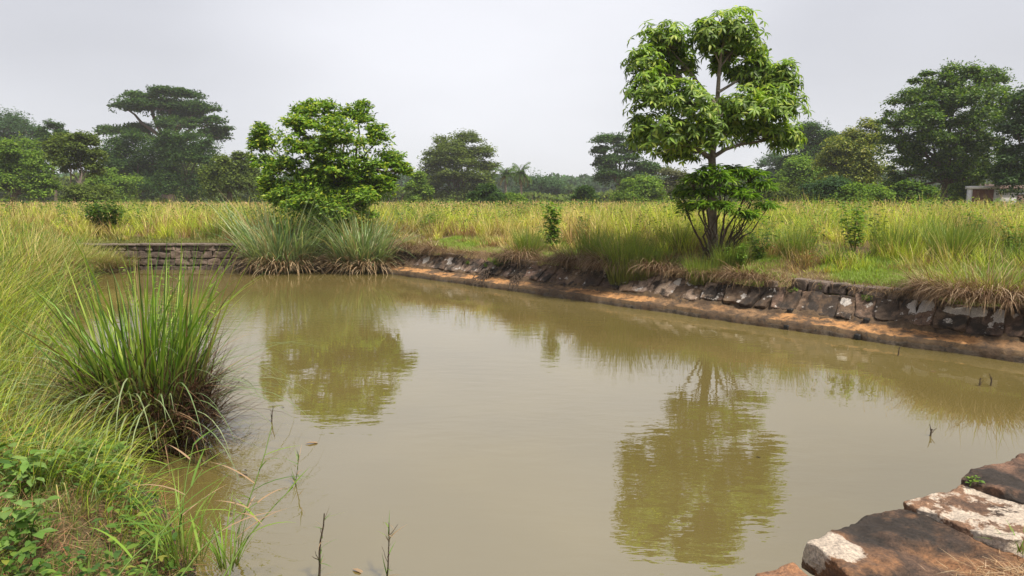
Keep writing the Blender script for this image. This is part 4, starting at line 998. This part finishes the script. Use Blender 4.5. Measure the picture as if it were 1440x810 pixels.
for px, D, h, ns, nl_, lf, lab in ((776, 17.5, 1.35, 7, 34, .17, 'young sapling with broad leaves standing alone in the middle of the meadow'), (1203, 14, 1.15, 9, 26, .12, 'tall leafy weed clump in the meadow left of the shed'), (1236, 13.4, .95, 5, 22, .11, 'yellowing leafy weed beside the tall leafy weed clump'), (1375, 14, .95, 4, 30, .11, 'bright green leafy plant in the grass below the shed'), (150, 23.5, 1.25, 34, 50, .15, 'round dark leafy shrub above the brown wall'), (322, 23.5, .85, 6, 24, .11, 'small leafy plant above the right end of the brown wall'), (820, 19, .9, 7, 24, .11, 'sparse brownish weed in the meadow right of the sapling'), (1070, 13.6, .75, 9, 26, .09, 'dark leafy weed in the shade of the lone tree'), (1040, 13.0, .6, 8, 24, .08, 'low green weed below the lone tree on its right'), (1425, 12.5, .8, 5, 22, .1, 'leafy weed among the dry grass at the right end of the bank')):
    p = at(px, 330, D); z_ = float(ground(p[0], D)[0])
    plt_ = GREENS['mid'] if ('dark' in lab) else (GREENS['olive'] if 'brownish' in lab else (GREENS['yellow'] if 'yellowing' in lab else BR))
    weed('leafy_plant', lab, (p[0], D, z_), h, ns, nl_, lf, plt_, spread=.85 if ns > 12 else .22+.02*ns, group=PG)
for px, py, zz, lab in ((727, 374, .45, 'bright leafy weed sprouting from the middle of the stone bank'), (578+100, 372, .42, 'tiny weed rooted between the pale bank stones'), (1218, 427, .5, 'yellow-green tuft growing on the blotched bank stones'), (1168, 405, .62, 'small green tuft under the bare coping stones'), (1107, 418, .5, 'small sprout beside the upper drain hole'), (642, 382, .4, 'small sprout low on the left part of the bank')):
    p = on(px, py, zz); l_ = float(np.dot(p[:2]-A, tW)); bp = bankpt(l_, .46+(zz-.25)*1.25, zz+.03)
    big_ = px == 727
    weed('bank_weed', lab, bp, .3 if big_ else .13, 14 if big_ else 5, 14, .08 if big_ else .05, BR, spread=.42 if big_ else .12, group='small weeds rooted in the stone bank')
for px, py, lab in ((770, 410, 'dark bare rootlet tangle on the ledge, left one'), ):
    pass
# dark root tangles on the ledge
for px, py, lab in ((643, 395, 'dark dead root tangle lying across the ledge on the left'), (682, 402, 'thin dark forked root on the ledge beside the root tangle')):
    p = on(px, py, .2); l_ = float(np.dot(p[:2]-A, tW)); b_ = bankpt(l_, .2, .2); mb = MB()
    for i in range(16 if px == 643 else 7):
        c0_ = bankpt(l_+random.uniform(-.1, .1), .5, .36+random.uniform(-.05, .05)); e_ = bankpt(l_+random.uniform(-.35, .2), -.06, .06)
        tube(mb, curve(c0_, e_, .15, 7, .18)-b_, np.linspace(.02, .008, 7), 5)
    o = mb.build('dead_root', M_TWIG); o.location = b_; tag(o, lab, 'root', 'dark roots on the ledge')

# ------------------------------------------------------------------ left bank, close to the camera
mb = MB()
def bank_tufts(nT, k, d0, d1):
    d = d0*(d1/d0)**RNG.random(nT); u = RNG.uniform(-1.35, .1, nT); X, Y = u*d, d
    z, s, idx = ground(X, Y); ok = np.isin(idx, ISBANK) & (s > .04); X, Y, z, s, d = X[ok], Y[ok], z[ok], s[ok], d[ok]; nT = len(X)
    cl = fbm(X*1.4, Y*1.4, seed=111); rel = np.clip((d-3.6)/4.5, 0, 1)
    Ht = (.07+.17*cl+.10*RNG.random(nT))*(1-rel)+rel*(.55+.6*cl+.25*RNG.random(nT)); Ht *= np.clip(.45+s*.7, .45, 1)
    Ht = Ht*(1+.45*np.clip((-X-5.5)/3, 0, 1)*(d > 5))
    pt = cl+.3*(RNG.random(nT)-.5)
    c1 = np.where((pt > .61)[:, None], G_STRAW*.75, np.where((pt > .53)[:, None], G_LIME*.8, np.array([.13, .23, .03])))
    c1 = np.where((RNG.random(nT) < .08)[:, None], G_BROWN, c1)
    c0 = np.where((RNG.random(nT) < .5)[:, None], G_BROWN*.7, np.array([.09, .12, .03])); tone = RNG.uniform(.65, 1.3, (nT, 1))
    rep = lambda a: np.repeat(a, k, 0); n = nT*k
    r = RNG.uniform(.02, .12, n)*np.clip(rep(d)/5, .5, 1.6); th = RNG.uniform(0, 2*PI, n)
    blades(mb, np.stack([rep(X)+r*np.cos(th), rep(Y)+r*np.sin(th), rep(z)-.01], -1), rep(Ht)*RNG.uniform(.5, 1.2, n), np.maximum(.0035, .0010*rep(d))*RNG.uniform(.6, 1.5, n), th+RNG.normal(size=n)*.5, RNG.uniform(0, .7, n), RNG.uniform(.2, 1.9, n), rep(c0), rep(c1*tone)*RNG.uniform(.8, 1.2, (n, 1)), seg=5)
bank_tufts(9500, 12, 1.3, 16)
bank_tufts(2600, 14, 13, 26)
# long arching wispy stalks
n = 7500; d = 3.5*(14/3.5)**RNG.random(n); u = RNG.uniform(-1.3, -.55, n); x, y = u*d, d; z, s, idx = ground(x, y)
ok = np.isin(idx, [i for i, t in enumerate(PT) if t == 'bank']) & (s > .25); x, y, z, d = x[ok], y[ok], z[ok], d[ok]; n = len(x)
C1 = pal(n, [G_LIME*.85, G_GREEN, G_STRAW*.9, (.24, .32, .12)], [2, 4, 1.2, 3])
blades(mb, np.stack([x, y, z], -1), RNG.uniform(.7, 1.25, n)*np.clip(d/7, .55, 1.15), np.maximum(.006, .0011*d), RNG.uniform(-.6, 2.4, n)-.6, RNG.uniform(0, .5, n), RNG.uniform(.6, 2.4, n), C1*.7, C1, seg=7)
tag(mb.build('bank_grass', M_GRASS), 'thick green and straw-coloured grass covering the left bank', 'grass', kind='stuff')
# dry litter
mb = MB(); n = 20000; d = 1.5*(9/1.5)**RNG.random(n); u = RNG.uniform(-1.35, .0, n); x, y = u*d, d; z, s, idx = ground(x, y)
ok = np.isin(idx, [i for i, t in enumerate(PT) if t == 'bank']) & (s > -.06); x, y, z = x[ok], y[ok], z[ok]; n = len(x)
C = pal(n, [(.26, .15, .075), (.34, .24, .13), (.14, .08, .04), (.30, .13, .07)], [3, 2, 2, 1])
blades(mb, np.stack([x, y, z+.01+.03*RNG.random(n)], -1), RNG.uniform(.06, .26, n), .006, RNG.uniform(0, 6.3, n), RNG.uniform(1.0, 1.6, n), RNG.uniform(-.2, .5, n), C, C, seg=3)
# litter behind the slabs
n = 420; p = np.array([on(1436, 808, .7)]); x = p[0, 0]+RNG.normal(size=n)*.13; y = p[0, 1]+RNG.normal(size=n)*.06
C = pal(n, [(.42, .28, .15), (.30, .18, .09), (.5, .38, .24)], [1, 1, 1])
blades(mb, np.stack([x, y, .675+.03*RNG.random(n)], -1), RNG.uniform(.04, .12, n), .003, RNG.uniform(0, 6.3, n), RNG.uniform(1.42, 1.6, n), RNG.uniform(-.08, .12, n), C, C, seg=3)
tag(mb.build('dry_litter', M_DRY), 'brown dead stalks and litter lying on the ground', 'litter', kind='stuff')
# broad-leaved ground cover at lower left
mb = MB(); n = 12000; d = 1.6*(5.2/1.6)**RNG.random(n); u = RNG.uniform(-1.2, -.2, n); x, y = u*d, d; z, s, idx = ground(x, y)
ok = np.isin(idx, [i for i, t in enumerate(PT) if t == 'bank']) & (s > .12) & (fbm(x*2.3, y*2.3, seed=121) > .46); x, y, z = x[ok], y[ok], z[ok]; n = len(x)
a2 = RNG.uniform(0, 2*PI, n); D_ = np.stack([np.cos(a2), np.sin(a2), RNG.uniform(-.1, .5, n)], -1)
leaves(mb, np.stack([x, y, z+RNG.uniform(.05, .26, n)], -1), D_, np.array([[0, 0, 1.]])+RNG.normal(size=(n, 3))*.3, RNG.uniform(.03, .085, n), RNG.uniform(.015, .035, n), pal(n, [(.10, .19, .03), (.16, .26, .04), (.07, .14, .03), (.25, .27, .05)], [3, 2, 2, .6]), T_NEAR)
tag(mb.build('ground_cover', M_LEAF), 'low broad-leaved green weeds in the bottom left corner', 'ground cover', kind='stuff')
# a few broad weeds one can point at
for px, py, zz, h, lab in ((60, 690, .5, .32, 'broad-leaved weed with pale green leaves at the left edge near the bottom'), (130, 660, .4, .26, 'broad-leaved weed close to the foot of the sedge clump'), (155, 668, .2, .3, 'thin leafy sprout leaning over the dark water edge'), (30, 770, .55, .3, 'leafy weed in the bottom left corner')):
    weed('broad_weed', lab, on(px, py, zz), h, 5, 10, .09, ([(.14, .25, .05), (.20, .31, .08)], [1, 1]), spread=.14, group='broad-leaved weeds on the left bank', asp=.5)

# the big sedge clump in the water
SB = np.array([-3.35, 5.65, 0.0])
sd = thing('sedge_clump', SB, 'tall sedge clump with green blades and a dark dead base rising from the water', 'sedge clump')
mb = MB(); n = 430; r = .34*np.sqrt(RNG.random(n)); th = RNG.uniform(0, 2*PI, n)
P = SB+np.stack([r*np.cos(th)*1.15, r*np.sin(th)*.8, -.1+.3*RNG.random(n)], -1)
side = np.cos(th)
H = RNG.uniform(.8, 1.85, n)*(1.04+.10*side)
C1 = pal(n, [(.15, .28, .03), (.25, .38, .045), (.08, .15, .03), (.38, .47, .10), (.24, .18, .08)], [3, 3, 2, 1.8, .6]); C0 = pal(n, [(.10, .055, .035), (.07, .08, .03), (.14, .09, .05)], [2, 1, 1])
blades(mb, P, H, RNG.uniform(.011, .026, n), th+RNG.normal(size=n)*.7, RNG.uniform(.0, .24, n)+.10*r/.42, RNG.uniform(.0, 1.0, n)**1.6, C0, C1, seg=7, pw=2.5)
n = 190; th = RNG.uniform(0, 2*PI, n); P = SB+np.stack([.35*np.cos(th), .3*np.sin(th), .35*np.ones(n)*RNG.random(n)], -1)
C1 = pal(n, [(.20, .28, .12), (.28, .34, .17), (.16, .22, .09)], [1, 1, 1])
blades(mb, P, RNG.uniform(.9, 1.75, n), RNG.uniform(.010, .017, n), th+RNG.normal(size=n)*.3, RNG.uniform(.1, .5, n), RNG.uniform(1.4, 2.7, n), C1*.7, C1, seg=10, pw=2.5)
mb.build('green_blades', M_GRASS, sd)
mb = MB(); n = 2600; r = .50*np.sqrt(RNG.random(n)); th = RNG.uniform(0, 2*PI, n); P = SB+np.stack([r*np.cos(th)*1.15, r*np.sin(th)*.85, RNG.uniform(-.05, .55, n)], -1)
C = pal(n, [(.07, .035, .022), (.14, .075, .04), (.035, .02, .014), (.30, .20, .11)], [3, 2, 3, 1])
blades(mb, P, RNG.uniform(.3, .85, n), RNG.uniform(.006, .015, n), th+RNG.normal(size=n)*.9, RNG.uniform(.1, 1.3, n), RNG.uniform(-.3, 1.8, n), C, C*1.1, seg=5)
mb.build('dead_base', M_DRY, sd)
weed('wispy_weed', 'feathery yellow-green weed rising through the back of the sedge clump', SB+np.array([.0, .45, .15]), 1.6, 12, 46, .055, ([(.20, .30, .05), (.26, .36, .07)], [1, 1]), spread=.55, asp=.28)

# small drowned tufts right of the sedge
for px, py, h, lab in ((292, 590, .22, 'small dark sedge tuft in the water right of the big clump'), (285, 655, .14, 'tiny drowned tuft nearer the camera than the dark tuft'), (262, 600, .3, 'loose dark stalks between the big sedge clump and the tufts')):
    clump('water_tuft', lab, on(px, py, -.02), 60, .09, (h*.5, h*1.4), .006, [(.05, .035, .02)], [(.09, .10, .03), (.05, .04, .025), (.14, .15, .05)], group='small tufts standing in the water', lean=(.2, .9), bend=(.2, 1.6))
# thin arching stems over the water by the sedge
mb = MB(); n = 60; th = RNG.uniform(-1.2, .9, n); P = SB+np.array([.45, -.1, .0])+RNG.normal(size=(n, 3))*np.array([.12, .12, .0])
C1 = pal(n, [(.13, .16, .05), (.2, .24, .09), (.12, .08, .04)], [1, 1, 1])
for_o = SB+np.array([.45, -.1, 0]); blades(mb, P-for_o, RNG.uniform(.5, 1.3, n), .007, th, RNG.uniform(.3, .9, n), RNG.uniform(.8, 1.9, n), C1*.6, C1, seg=9)
o = mb.build('arching_stems', M_GRASS); o.location = for_o; tag(o, 'loose thin arching stems leaning over the water right of the sedge clump', 'stems')

# jointed grass runners in the foreground
def runner(label, pts, leavesat, r=.0045):
    pts = [np.asarray(p) for p in pts]; b = pts[0].copy()
    t = thing('grass_runner', b, label, 'grass stem', 'jointed grass stems over the near water')
    st = MB()
    P = np.array(pts); tt = np.linspace(0, 1, len(P)); q = np.linspace(0, 1, 14); C = np.stack([np.interp(q, tt, P[:, a]) for a in range(3)], -1)
    tube(st, C, np.linspace(r, r*.5, 14), 5, (.16, .24, .05)); st.build('stem', M_GRASS, t)
    mb = MB()
    for s_, az, L in leavesat:
        p = np.array([np.interp(s_, tt, P[:, a]) for a in range(3)])
        dry = random.random() < .25
        c = np.array([(.42, .28, .17)]) if dry else pal(1, *BR)*1.05
        blades(mb, p[None], L, .014, az, random.uniform(.7, 1.2), random.uniform(.1, .9), c, c, seg=5, tw=np.array([.2]), pw=2.2)
    mb.build('leaves', M_GRASS, t)
runner('long jointed grass stem reaching up from the bottom left over the water', [on(322, 812, .45), at(335, 745, 3.2), at(355, 690, 3.3), at(372, 640, 3.4), at(382, 600, 3.5)], [(.2, .3, .3), (.35, 3.6, .25), (.5, .1, .34), (.55, 2.9, .3), (.75, .2, .2), (.3, 1.5, .2), (.65, 5.5, .3), (.45, 4.6, .22)])
runner('grass stem leaning right with a drooping bent leaf', [on(312, 815, .4), at(345, 760, 3.1), at(385, 712, 3.2), at(412, 685, 3.3)], [(.4, 0, .25), (.7, 5.8, .2), (.9, .6, .18), (.5, 2.5, .25)])
runner('grass stem with yellow joints crossing the dark water near the bank', [on(200, 815, .5), at(225, 755, 3.0), at(258, 700, 3.2), at(285, 660, 3.4)], [(.3, 2.8, .3), (.5, .4, .35), (.7, 3.3, .3), (.9, .2, .2), (.8, 1.6, .25), (.4, 1.2, .25)])
runner('short leafy grass stem at the very bottom left of the water', [on(150, 830, .55), at(190, 780, 2.7), at(230, 745, 2.8), at(262, 715, 2.9)], [(.3, 2.8, .3), (.5, .4, .3), (.7, 3.3, .3), (.9, .2, .2), (.6, 5.2, .3)])
runner('thin grass stem leaning far right over the dark water with pale seed stalk', [on(240, 830, .5), at(285, 770, 2.9), at(335, 725, 3.1), at(372, 700, 3.3)], [(.3, 2.2, .25), (.5, .3, .3), (.7, 5.6, .22), (.9, .8, .2), (.8, 3.0, .2)])
runner('curved green stem nearest the foot of the sedge clump', [on(165, 745, .35), at(200, 690, 3.6), at(232, 655, 3.9), at(268, 640, 4.1)], [(.3, 2.8, .28), (.5, .6, .3), (.7, 3.3, .25), (.9, .2, .22)])
runner('upright green stem with paired blades by the tiny drowned tuft', [on(248, 770, .1), at(256, 720, 3.3), at(262, 672, 3.4), at(272, 625, 3.5)], [(.3, .8, .28), (.5, 3.6, .3), (.7, .5, .25), (.85, 2.6, .22), (1, 1.2, .2)])
mb_lab = 'bunch of bright upright grass blades at the bottom near the water edge'
clump('grass_clump', mb_lab, on(255, 790, .25), 70, .12, (.25, .55), .009, [(.14, .16, .04)], [(.20, .33, .05), (.27, .38, .07)], lean=(0, .35), bend=(.1, .9))
clump('grass_clump', 'slim tuft of green blades by the bottom edge left of the dead stick', on(322, 800, .15), 26, .05, (.2, .42), .011, [(.14, .16, .04)], [(.17, .32, .04), (.25, .40, .06)], lean=(0, .5), bend=(.2, .9))

# dead sticks standing in the water
def stick(label, px, ybot, ytop, D, r=.008, vine=True, lean=0.0):
    b = on(px, ybot, -.05); top = at(px+lean, ytop, b[1]); t = thing('dead_stick', b, label, 'stick', 'dead sticks standing in the water')
    m = MB(); tube(m, curve(b, top, 0, 7, .03), np.linspace(r, r*.4, 7), 6, wob=.3)
    for _ in range(3):
        k = random.uniform(.3, .9); p = b*(1-k)+top*k; tube(m, curve(p, p+np.array([random.uniform(-.06, .06), 0, random.uniform(.02, .1)]), 0, 4, .1), np.linspace(r*.4, r*.2, 4), 4)
    m.build('stem', M_TWIG, t)
    if vine:
        m = MB(); n_ = 22; k = RNG.random(n_)[:, None]; P = b*(1-k)+top*k
        C = pal(n_, [(.12, .22, .04), (.35, .24, .15), (.2, .28, .06)], [2, 1, 1])
        blades(m, P, RNG.uniform(.04, .16, n_), .008, RNG.uniform(0, 6.3, n_), RNG.uniform(.3, 1.4, n_), RNG.uniform(-.3, 1, n_), C, C, seg=4); m.build('leaves', M_GRASS, t)
stick('dark upright stick wrapped in withered leaves at the bottom edge', 446, 835, 722, 3.2, .009, True, 10)
stick('thin stick with a green blade rising right of the withered stick', 543, 830, 735, 3.2, .006, True, 4)
stick('short broken twig poking out of the open water', 381, 600, 570, 5, .008, False, 3)
stick('thin faint twig in the water by the bent stem', 415, 690, 640, 4, .003, True, 6)
for px, py, lab in ((1376, 548, 'leftmost small twig poking out of the water near the far bank on the right'), (1392, 548, 'small forked twig right of the leftmost twig near the far bank'), (1307, 620, 'tiny dark twig standing in the reflection on the right'), (1262, 505, 'pale twig floating by the far bank')):
    stick(lab, px, py, py-17, 9, .012, False, 3)
# floating leaf bits
FG = 'dead leaves and flecks floating on the pond'
FL = [(428, 624, 'long dry straw leaf floating beside the grass stem', .16), (335, 667, 'dark curled leaf floating near the tiny drowned tuft', .11), (343, 660, 'small dark fleck floating beside the curled leaf', .04), (1062, 642, 'tiny dark fleck floating on the open water at centre right', .05), (322, 722, 'dark round fleck floating near the grass stems', .03), (495, 800, 'dry curled leaf floating at the bottom edge', .1), (1308, 522, 'pale flake floating near the far bank', .09), (395, 572, 'small brown flake floating past the broken twig', .05)]
for px, py, lab, L in FL:
    m = MB(); p = on(px, py, .006)
    leaves(m, np.zeros((1, 3)), np.array([[1, random.uniform(-.6, .6), .03]]), np.array([[0, .1, 1.]]), np.array([L]), L*.3, (.30, .21, .13) if ('dry' in lab or 'pale' in lab) else (.05, .04, .03), T_NEAR)
    o = m.build('floating_leaf', M_DRY); o.location = p; tag(o, lab, 'leaf', FG)

# green sprig and straw behind the slabs
clump('grass_clump', 'green grass sprig at the right edge behind the pale slab', on(1437, 775, .7), 40, .05, (.06, .16), .006, [(.14, .18, .04)], [(.13, .28, .04), (.2, .34, .06)], lean=(.1, .8), bend=(.2, .9))
clump('grass_clump', 'tiny green blades in the crack below the broad dark slab', on(1205, 805, .6), 14, .03, (.04, .09), .005, [(.14, .18, .04)], [(.13, .28, .04)], lean=(.2, 1.0), bend=(.2, .9))
weed('crack_weed', 'tiny weed growing in the crack between the pale and reddish slabs', on(1371, 683, .74), .05, 4, 5, .03, BR, spread=.03)

# ------------------------------------------------------------------ haze: thin even air around everything
HZ = 1
if HZ:
    mb = MB(); boxv(mb, -830, 830, -830, 830, -2.0, 27.0)
    hm = bpy.data.materials.new('haze_air'); hm.use_nodes = True; nt = hm.node_tree
    nt.nodes.remove(nt.nodes['Principled BSDF']); v = nt.nodes.new('ShaderNodeVolumePrincipled')
    v.inputs['Color'].default_value = (.93, .965, 1.0, 1); v.inputs['Density'].default_value = .0005; v.inputs['Anisotropy'].default_value = .2
    nt.links.new(v.outputs[0], nt.nodes['Material Output'].inputs['Volume'])
    tag(mb.build('haze', hm), 'thin pale humid haze over the whole field', 'haze', kind='stuff')
for o in bpy.data.objects:
    if '_org' in o.keys(): del o['_org']
